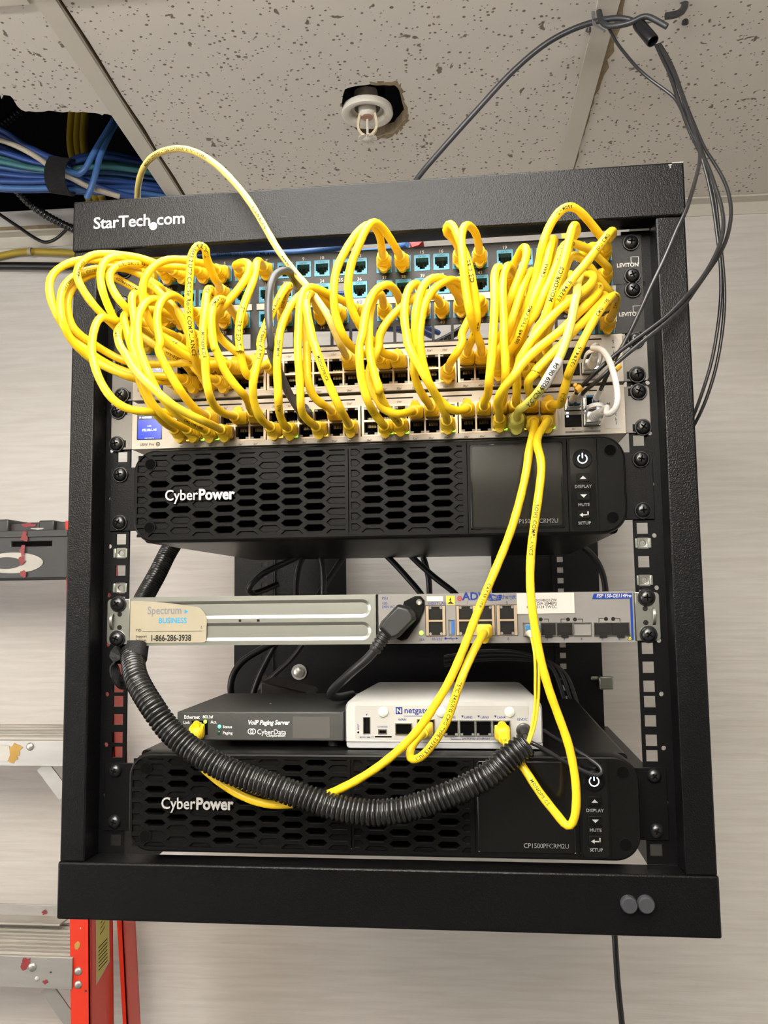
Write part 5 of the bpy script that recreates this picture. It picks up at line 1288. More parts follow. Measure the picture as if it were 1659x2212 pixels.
# --- right bundle
patch(lab('L', 39), ('P2T', 19), ('Bt', 20), c8((230, 900, -56), (210, 700, -70), (180, 560, -84), (130, 525, -94), (100, 620), (105, 900, -108), (90, 1250)) + c3((1410, 80, -110), (1390, 330), (1365, 560, -106), (1345, 740), (1310, 820, -62)))
patch(lab('L', 41), ('P1B', 20), ('Bt', 21), c8((350, 640, -58), (310, 560, -72), (250, 515, -88), (210, 620), (195, 900, -106), (215, 1250)) + c3((1535, 80, -108), (1560, 300), (1560, 480, -104), (1545, 660), (1530, 800, -60)), m='yellow')
patch(lab('U', 41), ('P1B', 19), ('At', 21), c8((310, 560, -54), (370, 430, -66), (430, 320, -78), (475, 285, -86), (490, 380), (440, 540, -90), (360, 740), (290, 930, -88), (250, 1080)) + cc((230, 480, -78), (170, 650, -64), (110, 800, -54)))
patch(lab('U', 42), ('P2T', 20), ('Ab', 21), c8((570, 700, -56), (570, 610, -70), (530, 580, -84), (480, 680), (420, 830, -90), (350, 1050), (290, 1240, -90)) + cc((240, 660, -86), (170, 830), (100, 950, -72), (85, 1060, -56)))
patch(lab('U', 43, ', rising in a tall arch before the top beam'), ('P1T', 24), ('At', 22), cb((1510, 560, -56), (1420, 440, -70), (1330, 320), (1210, 180, -88), (1130, 110), (1060, 85, -96), (970, 110), (880, 210, -98), (790, 370), (725, 560, -98), (690, 760)) + c8((620, 560, -92), (570, 760), (500, 950, -86), (410, 1160)) + cc((430, 420, -76), (350, 640, -64), (270, 850, -54)), text=[('550MHZ', .36, 3.6)])
patch(lab('U', 44), ('P1B', 21), ('Ab', 22), c8((800, 300, -66), (815, 215, -80), (790, 190, -90), (760, 330, -98), (690, 620), (580, 880, -102), (490, 1120), (400, 1327, -98)) + cc((370, 770, -94), (290, 880, -84), (240, 980, -64)), text=[('CMAKE', .42, 3.4, 1), ('E88948 TYPE CMG', .58, 3.4, 1)])
patch(lab('U', 45), ('P1B', 24), ('At', 23), c8((1460, 540, -56), (1350, 440, -66), (1250, 340, -76), (1130, 280, -86), (1000, 245), (930, 270, -94), (860, 470, -100), (770, 690), (670, 910, -104), (570, 1130)) + cc((490, 560, -98), (430, 720), (360, 880, -76), (330, 960, -56)), text=[('TIA/EIA-568-B.2', .34, 3.6, 1)])
patch(lab('U', 46), ('P1T', 22), ('Ab', 23), c8((1000, 240, -54), (1080, 130, -72), (1075, 50, -92), (1035, 40, -106), (1000, 180), (930, 470, -116), (840, 740), (760, 960, -116), (690, 1180)) + cc((620, 600, -112), (540, 780), (440, 940, -96), (360, 1050, -70)), text=[('MONOPRICE', .47, 4.4, 1)])
patch(lab('U', 48, ', crossing in front of the right bundle'), ('P1T', 23), ('Ab', 24), c8((1420, 250, -54), (1510, 150, -72), (1505, 105, -92), (1440, 170, -110), (1320, 330), (1180, 510, -118), (1020, 690), (900, 860, -118), (830, 1000)) + cc((800, 400, -110), (720, 560), (640, 760, -96), (600, 950, -72)), text=[('E329415', .55, 4.0, 1), ('(UL) CMG', .36, 3.6, 1)])
patch(lab('L', 43), ('P1B', 22), ('Bt', 22), c8((1100, 690, -60), (1180, 640, -74), (1270, 630, -92), (1290, 690, -104), (1200, 790, -112), (1050, 900)) + cc((850, 430, -118), (660, 630), (520, 800, -120), (410, 980), (340, 1150, -116)) + cw((270, 640), (265, 760, -84), (262, 820, -58)), text=[('550MHZ', .17, 3.4, 1)])
patch(lab('U', 47), ('P2T', 24), ('At', 24), c8((1480, 830, -52), (1400, 740, -58), (1290, 600, -66), (1150, 440, -74), (1040, 380, -80), (980, 460), (920, 640, -82), (860, 900), (800, 1150, -78)) + cc((720, 650, -70), (740, 850, -60)))
patch(lab('L', 42, ', sweeping across the others to the right'), ('P2T', 22), ('Bb', 21), c8((1250, 830, -60), (1320, 770, -76), (1360, 790, -92), (1290, 900, -104)) + cc((1150, 420, -112), (1000, 580, -118), (820, 740), (620, 890, -124), (420, 1080), (260, 1310, -124)) + cw((140, 690), (80, 800, -108), (85, 910, -76)), text=[('TYPE', .25, 3.2, 1)])
patch(lab('L', 45), ('P2T', 23), ('Bt', 23), c8((1390, 870, -62), (1420, 890, -84), (1340, 990, -102), (1200, 1160)) + cc((1060, 690, -118), (900, 860), (720, 1040, -122), (540, 1230)) + cw((500, 510, -122), (400, 600, -120), (385, 690, -104), (415, 790, -62)))
patch(lab('L', 47, ', rightmost long printed cable'), ('P2B', 24), ('Bt', 24), c8((1520, 1080, -56), (1560, 930, -74), (1520, 880, -98), (1440, 940, -112), (1320, 1120)) + cc((1290, 600, -124), (1170, 830), (1080, 1030, -126), (980, 1270)) + cw((800, 560), (740, 770, -108), (715, 870, -84), (660, 870, -62)), m='yellow_deep', text=[('FLAW 75\u00b0C 24AWG', .16, 3.8, 1), ('CMG TYPE', .36, 3.8, 1), ('E329415', .54, 3.8, 1), ('(UL)', .68, 3.8, 1)])
o = patch('pale greenish yellow patch cable with a white printed sleeve', ('P1B', 23), ('Bb', 22), c8((1150, 620, -66), (1110, 690, -92), (1090, 760, -112), (1085, 900, -122)) + cc((1090, 250, -126), (1050, 480), (990, 720, -132), (910, 960), (830, 1120, -134), (700, 1320)) + cw((530, 690, -130), (430, 810), (340, 890, -100), (290, 925, -72)), m='yellow_green', r=3.3)
sl = spline([px(*q) for q in cc((880, 1050, -134.0), (820, 1150, -134.2), (745, 1260, -133.8))] + [px(*q) for q in cw((585, 625, -132.6), (535, 690, -130.4))], 3)
s_ = MB().m('white_label').sweep(sl, 3.75, 16).build('printed_sleeve', o, angle=80)
MB().m('print_black').tube_text(sl, 3.75, 'Y.C CN 48259 06/04', .06, 4.4, flip=True, off=.02, gap=-.02).build('printed_text', s_, flat=True)
# --- the four long ones that hang down
eth = px(429, 1574, 12)
patch('yellow patch cable hanging from the lower switch round to the paging server', ('Bb', 23), (eth, True), [(1155, 918, -52), (1150, 943, -60), (1143, 972, -64), (1139, 1007, -66), (1124, 1077, -68), (1105, 1142, -70), (1085, 1195, -70), (1064, 1245, -72), (1033, 1319, -74), (1001, 1402, -74), (974, 1464, -74), (942, 1520, -72), (900, 1580, -70), (854, 1627, -66), (803, 1666, -60), (740, 1702, -54), (690, 1722, -50), (650, 1733, -48), (610, 1739, -46), (575, 1737, -45), (519, 1718, -43), (463, 1681, -40), (429, 1648, -36), (413, 1620, -30)], text=[('CAT.5E UTP', .30, 3.4)], m='yellow')
lan4 = px(1083, 1578, 1)
patch('yellow patch cable hanging from the lower switch down to the white router', ('Bb', 24), (lan4, True), [(1181, 912, -56), (1163, 940, -66), (1158, 958, -74), (1166, 980, -80), (1170, 1010, -84), (1166, 1050, -86), (1158, 1108, -88), (1150, 1165, -88), (1146, 1210, -88), (1145, 1255, -88), (1149, 1310, -88), (1157, 1366, -86), (1168, 1425, -84), (1186, 1490, -80), (1204, 1540, -76), (1229, 1612, -72), (1243, 1686, -70), (1245, 1740, -68), (1238, 1778, -66), (1226, 1788, -64), (1210, 1768, -62), (1170, 1718, -58), (1132, 1660, -52), (1110, 1630, -46), (1096, 1608, -38)], r=3.3, text=[('ROHS COMPLIANCE', .24, 4.0), ('MONOPRICE', .84, 3.6, 1), ('WAN', .95, 4.2, 1)])
rt = px(1047, 1362, -5); wan = px(921, 1572, 1)
patch('yellow patch cable from the carrier access switch to the white router', (rt, False), (wan, True), [(1042, 1372, -52), (1022, 1408, -66), (1002, 1452, -72), (985, 1500, -74), (964, 1560, -74), (936, 1606, -72), (908, 1637, -68), (890, 1642, -62), (884, 1632, -58), (889, 1612, -52), (904, 1594, -42)], text=[('75\u00b0C 24AWG CMG TYPE E329415 (UL)', .36, 3.8)])
# ================================================================== modules, fibres and the white link cable
def lead(name, label, cat, pts, r, m, group=None, n=12, step=4., caps=True):
    path = spline(pts, step)
    o = MB().m(m).sweep(path, r, n, caps).build(name, pos=path[0], angle=80)
    tag(o, label, cat, group)
    return o, path
def pxs(*l): return [px(*q) for q in l]
def module(x, z, label):
    t = empty('optical_module', (x, -9, z), label, 'optical module', None)
    q = MB().m('steel_bright').box(x - 5.9, x + 5.9, -16, 3, z - 4.3, z + 4.3); q.box(x - 5.9, x + 5.9, -19, -16, z - 4.3, z - 3.6); q.box(x - 5.9, x - 5.2, -19, -16, z - 4.3, z + 4.3); q.box(x + 5.2, x + 5.9, -19, -16, z - 4.3, z + 4.3)
    q.m('void_black').box(x - 4.9, x - .4, -16.3, -15.9, z - 3, z + 3.4).box(x + .4, x + 4.9, -16.3, -15.9, z - 3, z + 3.4); q.build('shell', t, bevel=.3)
    MB().m('blue_lc').box(x - 5.6, x + 5.6, -20, -17.2, z + 3.4, z + 4.8).build('latch', t)
    return t
mz = 355.0 + 26.4
module(176.8, mz, 'silver optical module with blue latch left of the other in the lower switch')
module(192.4, mz, 'silver optical module under the single white boot in the lower switch')
def fibre_end(parent, x, z, to, m):                   # blue connector and sleeve boot at the end of a fibre
    p = Vector((x, -16, z)); d = (to - p).normalized(); d = (d + Vector((0, -.9, 0))).normalized()
    q = MB().m('blue_lc').box(x - 2.2, x + 2.2, -25, -14, z - 2.6, z + 2.6); q.add([(x - 1.2, -25, z + 2.6), (x + 1.2, -25, z + 2.6), (x + 1.2, -15, z + 4.6), (x - 1.2, -15, z + 4.6)], [(0, 1, 2, 3), (3, 2, 1, 0)])
    q.build('connector', parent, bevel=.4)
    b0 = Vector((x, -24, z)); q = MB().m(m)
    prof = [(0, 2.9), (3, 2.9)] + [v for k in range(5) for v in ((3.4 + k * 2.6, 2.3 - k * .08), (4.2 + k * 2.6, 2.3 - k * .08), (4.4 + k * 2.6, 2.8 - k * .1), (5.6 + k * 2.6, 2.75 - k * .1))] + [(17.5, 2.1), (20, 1.9)]
    q.lathe(b0, d, prof, 14); q.build('boot', parent)
    return b0 + d * 19
def fibre(label, x, z, mids, m, r=1.75):
    M = pxs(*mids); d = M[-1] - Vector((x, -24, z))
    p = Vector((x, -16, z)); dd = ((M[-1] - p).normalized() + Vector((0, -.9, 0))).normalized()
    end = Vector((x, -24, z)) + dd * 18
    path = spline(M + [end + dd * 8, end], 4)
    o = MB().m('fibre_black').sweep(path, r, 10).build('fibre_cable', pos=path[0], angle=80); tag(o, label, 'cable')
    fibre_end(o, x, z, M[-1], m)
    return o, path
FY = 128
fibre('black fibre cable running straight down to the single white boot on the lower switch', 194.6, mz + 1, [(1421, 97, 138), (1437, 124, 126), (1455, 160, 114), (1475, 212, 98), (1495, 270, 78), (1510, 318, 58), (1511, 350, 36), (1499, 400, 0), (1490, 430, -20), (1482, 455, -34), (1461, 500, -44), (1437, 556, -50), (1409, 614, -52), (1380, 678, -58), (1350, 738, -62), (1325, 782, -62), (1312, 808, -58)], 'white_boot')
fibre('black fibre cable of a crossing pair, ending in the cream boot on the lower switch', 174.2, mz, [(1417, 98, 138), (1430, 126, 128), (1449, 165, 116), (1465, 212, 104), (1480, 255, 92), (1503, 305, 76), (1530, 360, 58), (1545, 402, 42), (1557, 440, 28), (1563, 478, 14), (1560, 510, 2), (1549, 543, -10), (1533, 574, -20), (1510, 609, -32), (1478, 645, -46), (1440, 684, -54), (1394, 719, -60), (1333, 763, -64), (1283, 808, -62), (1260, 831, -54)], 'cream_boot')
fibre('black fibre cable of a crossing pair, swinging widest to the right of the rack', 179.6, mz, [(1423, 96, 142), (1441, 126, 132), (1462, 170, 120), (1482, 225, 106), (1500, 270, 94), (1521, 318, 80), (1541, 350, 68), (1560, 382, 56), (1573, 414, 44), (1579, 450, 32), (1577, 485, 20), (1568, 520, 8), (1552, 553, -4), (1528, 588, -18), (1500, 628, -34), (1477, 660, -46), (1436, 700, -56), (1394, 733, -62), (1338, 779, -66), (1290, 823, -64), (1272, 838, -56)], 'white_boot')
lead('fibre_cable', 'spare black fibre cable dropping behind the right rack post, the left of two', 'cable', pxs((1419, 99, 142), (1434, 130, 136), (1452, 178, 130), (1470, 232, 126), (1492, 290, 122), (1512, 330, 120), (1527, 380, 118), (1538, 430, 116), (1548, 500, 116), (1556, 570, 116), (1557, 640, 116), (1550, 710, 118), (1536, 785, 120), (1514, 856, 124), (1495, 905, 130), (1470, 950, 150)), 1.75, 'fibre_black')
lead('fibre_cable', 'spare black fibre cable dropping behind the right rack post, the right of two', 'cable', pxs((1425, 95, 146), (1445, 128, 140), (1466, 178, 134), (1480, 232, 130), (1498, 290, 126), (1518, 330, 124), (1533, 380, 122), (1545, 430, 120), (1553, 500, 120), (1562, 580, 120), (1565, 650, 120), (1559, 725, 122), (1545, 800, 124), (1524, 866, 128), (1504, 910, 134), (1478, 955, 154)), 1.75, 'fibre_black')
lead('fibre_cable', 'thin black cable slanting from the ceiling hook down to the fibre bundle', 'cable', pxs((1283, 0, 176), (1299, 35, 168), (1318, 66, 156), (1332, 92, 146), (1352, 118, 138), (1378, 148, 128), (1408, 174, 120), (1440, 197, 114), (1458, 212, 110), (1478, 250, 98), (1500, 292, 84)), 1.75, 'fibre_black')
# the trunk cable with its breakout sleeve
a, c = px(1380, 53, 148), px(1411, 90, 140)
tk, tp = lead('trunk_cable', 'thick black trunk cable slung over the ceiling hook and down behind the rack', 'cable', pxs((880, 420, 260), (905, 381, 240), (955, 322, 224), (1030, 238, 208), (1110, 152, 194), (1180, 94, 184), (1240, 62, 176), (1285, 47, 166), (1312, 41, 156), (1342, 39, 150), (1370, 46, 148)) + [a], 3.3, 'hook_black')
d = (c - a).normalized(); ln = (c - a).length
q = MB().m('fan_metal').lathe(a - d * 4, d, [(0, 3.4), (0, 5.2), (2, 6.4), (6, 6.4), (6.3, 6.9), (ln + 2, 6.9), (ln + 3.5, 6.6), (ln + 3.5, 5.7), (ln - 3, 5.6)], 28, caps=False); q.m('void_black').lathe(a + d * (ln - 5), d, [(0, 5.6), (.2, 5.6)], 20); q.build('breakout_sleeve', tk)
for (x, z, m, lab_) in ((176.8, mz, '', ''),): pass
q = MB().m('yellow_clip')
def clip(u, v, y, u2, v2):
    p, p2 = px(u, v, y), px(u2, v2, y); d = (p2 - p).normalized()
    q = MB().m('yellow_clip').lathe(p - d * 2.4, d, [(0, 2.2), (0, 3.0), (4.8, 3.0), (4.8, 2.2)], 14, caps=False)
    n = d.cross(Vector((0, 1, 0))).normalized(); c_ = p + n * 3.6
    q.lathe(c_ - d * 1.5, d, [(0, 1.2), (0, 2.0), (3, 2.0), (3, 1.2)], 12, caps=False)
    return q
tag(clip(1250, 840, -58, 1262, 829).build('cable_clip'), 'yellow clip on the cream-booted fibre just above the lower switch', 'clip')
tag(clip(1333, 793, -64, 1345, 781).build('cable_clip'), 'yellow clip round the fibre pair in front of the upper switch ear', 'clip')
for x, z in ((171.8, 373.6), (171.8, 370.6), (187.4, 374.6), (197.6, 376), (187.4, 371), (197.6, 372.4)):
    MB().m('led_white').box(x - .9, x + .9, -9.6, -9, z - .7, z + .7).build('link_light', SB)
# white link cable between the two switches
W0 = Vector((192.4, -9, 400.5 + 12.2)); W1 = Vector((192.4, -9, 355 + 12.2))
wp = spline([W0 + Vector((0, -28, 3)), W0 + Vector((1, -40, 8))] + pxs((1279, 754, -62), (1297, 752, -68), (1313, 772, -72), (1326, 808, -74), (1334, 850, -74), (1333, 878, -72), (1322, 892, -66), (1309, 895, -58)) + [W1 + Vector((8, -38, 2.5)), W1 + Vector((3, -26, .5))], 3)
lk = MB().m('white_boot').sweep(wp, 2.5, 14).build('link_cable', pos=wp[0], angle=80); tag(lk, 'white link cable looping between the right ends of the two white switches', 'cable')
for P, d in ((W0, Vector((.02, -1, .14))), (W1, Vector((.25, -1, .06)))):
    q = MB().m('steel_bright').box(P.x - 6.2, P.x + 6.2, -21, 3, P.z - 4.6, P.z + 4.6); q.m('clear_bump').box(P.x - 6.4, P.x + 6.4, -17, -11, P.z - 4.8, P.z + 4.8); q.build('shell', lk, bevel=.5)
    d = d.normalized(); q = MB().m('white_boot').lathe(P + Vector((0, -11, 0)), d, [(0, 4.4), (3, 4.4), (3.4, 3.6), (4.4, 3.6), (4.8, 4.2), (6.2, 4.2), (6.6, 3.5), (7.6, 3.5), (8, 4.0), (9.4, 3.9), (9.8, 3.3), (10.8, 3.3), (11.2, 3.7), (18, 3.2), (19, 2.6)], 18); q.build('boot', lk)
    y0 = -21
    sp_ = spline([P + Vector((-6.5, -12, 0)), P + Vector((-7, -24, 3.4)), P + Vector((-5, -33, 5)), P + Vector((0, -36, 5.4)), P + Vector((5, -33, 5)), P + Vector((7, -24, 3.4)), P + Vector((6.5, -12, 0))], 2)
    MB().m('white_boot').ribbon(sp_, 3.4, 1.2, (0, .25, 1)).build('pull_tab', lk)

# thin yellow fibre pair from the access switch into the black conduit
pm = px(1150, 1362, -6)
q = MB().m('steel_bright').box(pm.x - 6.2, pm.x + 6.2, -14, 4, pm.z - 4.4, pm.z + 4.4); mo = q.build('optical_module', bevel=.3); tag(mo, 'silver optical module with blue latch in the carrier access switch', 'optical module')
MB().m('blue_lc').box(pm.x - 6.0, pm.x + 6.0, -16, -8, pm.z + .5, pm.z + 5).build('latch', mo, bevel=.4)
for k, (dx, nm) in enumerate(((-3.0, 'left strand of the thin yellow fibre pair below the carrier access switch'), (3.2, 'right strand of the thin yellow fibre pair below the carrier access switch'))):
    P = Vector((pm.x + dx, -14, pm.z - 1.5))
    o, pth = lead('fibre_cable', nm, 'cable', [P + Vector((0, -8, 0)), P + Vector((0, -20, -2))] + pxs((1153 + k * 8, 1398, -40), (1156 + k * 8, 1430, -42), (1156 + k * 8, 1480, -42), (1156 + k * 7, 1513, -42), (1151 + k * 6, 1560, -44), (1143 + k * 5, 1592, -46), (1136 + k * 3, 1612, -50)), 1.15, 'yellow')
    MB().m('cream_boot').lathe(P, (0, -1, -.08), [(0, 2.7), (8, 2.7), (9, 2.2), (20, 2.0), (22, 1.4)], 14).build('boot', o)

# ================================================================== corrugated conduit across the front
def conduit(name, label, pts, r0, r1, pitch, m, cat='conduit'):
    path = spline(pts, .75); L = cum(path)
    def rad(i, n):
        f = (L[i] / pitch) % 1
        return r0 if f < .55 else (r1 if .65 < f < .92 else (r0 + r1) / 2)
    o = MB().m(m).sweep(path, rad, 22, True).build(name, pos=path[-1], angle=75); tag(o, label, cat); return o, path
cp = pxs((392, 1150, 250), (365, 1190, 220), (338, 1243, 190), (312, 1290, 160), (292, 1340, 100), (284, 1395, 24), (287, 1430, -12), (296, 1469, -34), (328, 1525, -46), (369, 1580, -50), (429, 1629, -54), (500, 1667, -57), (575, 1693, -59), (650, 1719, -61), (724, 1744, -62), (800, 1755, -63), (866, 1750, -63), (930, 1732, -63), (993, 1707, -62), (1056, 1674, -60), (1099, 1637, -57), (1139, 1607, -54))
cd, cpath = conduit('flexible_conduit', 'black corrugated flexible conduit sagging across the front of the lower battery unit', cp, 10.5, 8.9, 3.9, 'conduit_black')
MB().m('void_black').lathe(cpath[-1] - (cpath[-1] - cpath[-3]).normalized() * .6, (cpath[-1] - cpath[-3]), [(0, 8.6), (.9, 8.6)], 20).build('open_end', cd)
seam = [p + (CC - p).normalized() * 10.3 + Vector((0, 0, -1.8)) for p in cpath[int(len(cpath) * .4)::4]]
# hook-and-loop strap that ties it to the left rail
sp_ = spline(pxs((268, 1398, 14), (256, 1406, -3), (247, 1422, -6), (246, 1445, -6), (252, 1464, -4), (266, 1476, 8), (290, 1462, 24), (306, 1430, 22), (318, 1408, 2), (302, 1398, -14), (282, 1398, -12), (270, 1398, 8)), 3)
tag(MB().m('strap_black').ribbon(sp_, 12, 1.6, (0, .3, 1)).build('cable_strap'), 'black woven strap tying the conduit to the left mounting rail', 'strap')

# ================================================================== power leads
def cord(label, pts, r=3.4, m='cord_black', group=None): return lead('power_cord', label, 'cable', pxs(*pts), r, m, group)
pc, _ = cord('black power cord with angled plug screwed to the carrier access switch', [(818, 1391, -22), (805, 1411, -22), (790, 1426, -20), (765, 1447, -14), (738, 1472, -2), (722, 1487, 8), (714, 1499, 20), (724, 1506, 40), (760, 1500, 120)], 3.9)
q = MB().m('plastic_black').prism([(p.x, p.z) for p in (px(u, v, -6) for u, v in ((873, 1299), (896, 1288), (909, 1288), (917, 1297), (917, 1314), (906, 1342), (880, 1380), (868, 1384), (856, 1380), (862, 1340)))][::-1], -7.5, -4.2); q.build('retaining_plate', pc, bevel=.8)
p = px(905.5, 1301, -7); MB().m('rivet').lathe((p.x, -7.4, p.z), (0, -1, 0), [(0, 2.6), (1.6, 2.6), (2.2, 2.0), (1.4, 1.2)], 16).build('plate_screw', pc)
bo = [(861, 1305), (884, 1311), (897, 1324), (898.5, 1339), (861, 1377), (845, 1383), (820, 1355), (825, 1342)]
rg = [[px(u + (868 - u) * k, v + (1338 - v) * k, -18) for u, v in bo[::-1]] for k in (.0, .0, .16)]
rg = [[Vector((p.x, y, p.z)) for p in r_] for r_, y in zip(rg, (-7, -25, -31))]
q = MB().m('rubber_black').loft(rg[::-1]); q.build('plug_body', pc, bevel=1.2)
a, c = px(838, 1362, -20), px(808, 1407, -22); d = (c - a).normalized(); ln = (c - a).length; prof = [(0, 6.6), (3, 6.4)]
k = 3.
while k < ln - 3: prof += [(k + .3, 5.0 - k * .04), (k + 1.2, 5.0 - k * .04), (k + 1.4, 6.2 - k * .05), (k + 3.2, 6.1 - k * .05)]; k += 3.4
MB().m('rubber_black').lathe(a, d, prof + [(ln, 4.2)], 18).build('strain_relief', pc)
vd = px(1131, 1577, 0)
pl, _ = lead('power_lead', 'thin black power lead of the white router, curling beside the conduit end', 'cable', [vd + Vector((0, -22, -1)), vd + Vector((1, -34, -4))] + pxs((1148, 1604, -38), (1164, 1612, -38), (1185, 1624, -36), (1218, 1645, -34), (1248, 1659, -32), (1276, 1673, -31), (1296, 1675, -30), (1302, 1664, -28), (1289, 1650, -24), (1262, 1632, -16), (1226, 1609, -2), (1196, 1592, 20), (1176, 1578, 60)), 1.7, 'fibre_black')
MB().m('rubber_black').lathe(vd + Vector((0, 1, 0)), (0, -1, -.05), [(0, 4.9), (12, 4.9), (13, 4.4), (18, 3.4), (24, 2.2)], 20).build('barrel_plug', pl)
BG = 'power cords hanging behind the units'
for pts, lab_ in (([(690, 1180, 330), (640, 1205, 330), (560, 1245, 325), (537, 1272, 318), (545, 1282, 330), (600, 1262, 360)], 'black power cord bending to a tip behind the rack, left of the access switch'),
             ([(668, 1185, 380), (648, 1220, 375), (640, 1285, 370), (650, 1340, 370)], 'black power cord hanging straight behind the carrier access switch, first from left'),
             ([(688, 1185, 360), (697, 1225, 360), (698, 1290, 362), (690, 1340, 366)], 'black power cord curving behind the blanking plate, second from left'),
             ([(750, 1190, 400), (722, 1232, 396), (690, 1282, 390), (660, 1330, 390)], 'black power cord slanting to the left behind the blanking plate'),
             ([(822, 1188, 380), (850, 1215, 380), (880, 1248, 378), (910, 1284, 376), (930, 1320, 380)], 'black power cord slanting right across the bright gap, leftmost of three'),
             ([(875, 1188, 390), (910, 1222, 390), (945, 1252, 388), (985, 1284, 386), (1010, 1320, 390)], 'black power cord slanting right across the bright gap, rightmost of three'),
             ([(908, 1186, 410), (918, 1215, 410), (926, 1250, 410), (928, 1288, 412)], 'black power cord hanging nearly straight in the bright gap behind the access switch'),
             ([(1235, 1170, 360), (1265, 1186, 360), (1288, 1210, 362), (1302, 1240, 364), (1308, 1275, 366), (1306, 1320, 370)], 'thick black cord curving down beside the right rear post'),
             ([(600, 1385, 240), (560, 1405, 240), (522, 1430, 238), (503, 1458, 236), (498, 1490, 236), (506, 1515, 250)], 'black power cord bowing out left of the rear post under the access switch'),
             ([(598, 1388, 330), (575, 1430, 330), (556, 1470, 330), (545, 1505, 332)], 'black power cord leaning against the rear post under the blanking plate'),
             ([(655, 1392, 400), (630, 1425, 398), (600, 1452, 396), (560, 1490, 396)], 'thin black cord slanting in the dark behind the paging server')):
    cord(lab_, pts, 4.0)
for k, (x0, v0) in enumerate(((1235, 1470), (1222, 1462), (1206, 1455))):
    pts = [(960, 1420 + k * 8, 480), (1040, 1408 + k * 8, 470), (1130, 1412 + k * 6, 460), (x0 - 20, v0 - 20, 450), (x0 + 8, v0 + 40, 440), (x0 + 22, v0 + 110, 430)]
    cord(('upper', 'middle', 'lower')[k] + ' black cord coiled in the dark behind the white router', pts, 3.2)
cord('black power cord hanging below the rack towards the floor on the right', [(1300, 1880, 320), (1322, 1960, 310), (1328, 2026, 305), (1331, 2072, 303), (1334, 2118, 302), (1340, 2179, 300), (1345, 2225, 300), (1352, 2300, 300)], 3.4)
tb_ = empty('power_adapter', tuple(px(618, 1500, 300) - Vector((0, 0, 8))), 'dark maroon power adapter lying behind the paging server', 'power adapter')
p0 = px(562, 1500, 290)
q = MB().m('brick_maroon').extr([px(562, 1472, 290), px(562, 1508, 290), px(668, 1508, 290), px(660, 1496, 290)], (0, 70, 0)); q.build('body', tb_, bevel=2)

# ================================================================== blue cables behind the patch panels
BB = 'blue cables behind the patch panels'
for k in range(11):
    y = 55 + (k % 4) * 22; z = 452 + (k * 7.7) % 84; x0 = -228 + random.uniform(-6, 6); x1 = random.uniform(-20, 70)
    pts = [Vector((x0 - 30, y + 60, z + random.uniform(-8, 8))), Vector((x0 + 40, y, z)), Vector(((x0 + x1) / 2, y + random.uniform(-8, 8), z + random.uniform(-6, 6))), Vector((x1, y + 6, z + random.uniform(-4, 4))), Vector((x1 + 26, y + 60, z + random.uniform(-2, 14)))]
    o, pt_ = lead('network_cable', 'blue network cable seen through the gaps behind the patch panels', 'cable', pts, 3.0, 'cable_blue', BB)
o, pt_ = lead('network_cable', 'pale blue printed cable lying along the top of the upper patch panel', 'cable', pxs((430, 552, 40), (500, 549, 34), (570, 548, 30), (640, 549, 30), (690, 542, 34), (730, 532, 44), (770, 522, 70)), 4.6, 'cable_blue_light')
MB().m('print_black').tube_text(pt_, 4.6, 'E225668 (UL) C(UL) CMR 4PR', .12, 4.2).build('printed_text', o, flat=True)
o, pt_ = lead('network_cable', 'dark cable crossing behind the empty panel holes on the right', 'cable', pxs((925, 748, 60), (960, 733, 60), (990, 716, 60), (1010, 702, 64)), 3.6, 'cord_black')
MB().m('white_label').tube_text(pt_, 3.6, 'RIAL Cable', .1, 4.2).build('printed_text', o, flat=True)
rc, _ = lead('network_cable', 'blue network cable with a red plug above the upper patch panel', 'cable', pxs((780, 545, 120), (830, 540, 100), (862, 534, 80), (880, 528, 70)), 3.0, 'cable_blue_light')
q = MB().m('red_plug').extr(pxs((884, 523, 66), (890, 535, 66), (905, 530, 66), (915, 519, 66), (898, 516, 66))[::1], (0, 16, 0)); q.build('plug', rc, bevel=.6)
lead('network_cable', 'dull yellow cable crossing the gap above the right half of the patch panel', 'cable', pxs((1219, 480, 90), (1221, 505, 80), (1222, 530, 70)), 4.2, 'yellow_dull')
# ================================================================== hooks at the ceiling
def Hk(*pts): return [px(1240 + q[0] / 5.53, q[1] / 5.53, q[2]) for q in pts]
top = pz(1283, -40, CEIL - 3)
hk = empty('ceiling_hook', tuple(Vector((top.x, top.y, CEIL - 4))), 'black coated hook on the right ceiling tee carrying the cables', 'hook')
rod = spline([Vector((top.x + 4, 205, CEIL - 3))] + Hk((290, -40, 190), (296, 60, 178), (305, 170, 166), (340, 270, 158), (420, 312, 152), (560, 300, 148), (700, 262, 144), (800, 205, 142), (870, 192, 141), (940, 222, 140), (1030, 272, 139), (1110, 318, 138)), 3)
q = MB().m('hook_black').sweep(rod, 3.2, 16); q.build('hook_rod', hk)
st_ = [Hk((222, -60, 196))[0]] + Hk((222, 60, 182), (232, 200, 168), (240, 290, 161)) + Hk((300, 338, 157), (365, 376, 154))
MB().m('hook_strip').ribbon(spline(st_, 3), 3.6, 1.6, (1, 0, -.3)).build('bracket_strip', hk)
rod2 = spline([Vector((px(1485, -30, 190).x, 208, CEIL - 1))] + Hk((1330, -40, 182), (1325, 40, 174), (1312, 100, 168), (1265, 155, 164), (1200, 178, 162), (1098, 192, 160)), 3)
o = MB().m('hook_black').sweep(rod2, 3.9, 16).build('ceiling_hook', pos=rod2[0]); tag(o, 'black hook tip hanging from the ceiling at the upper right corner', 'hook')

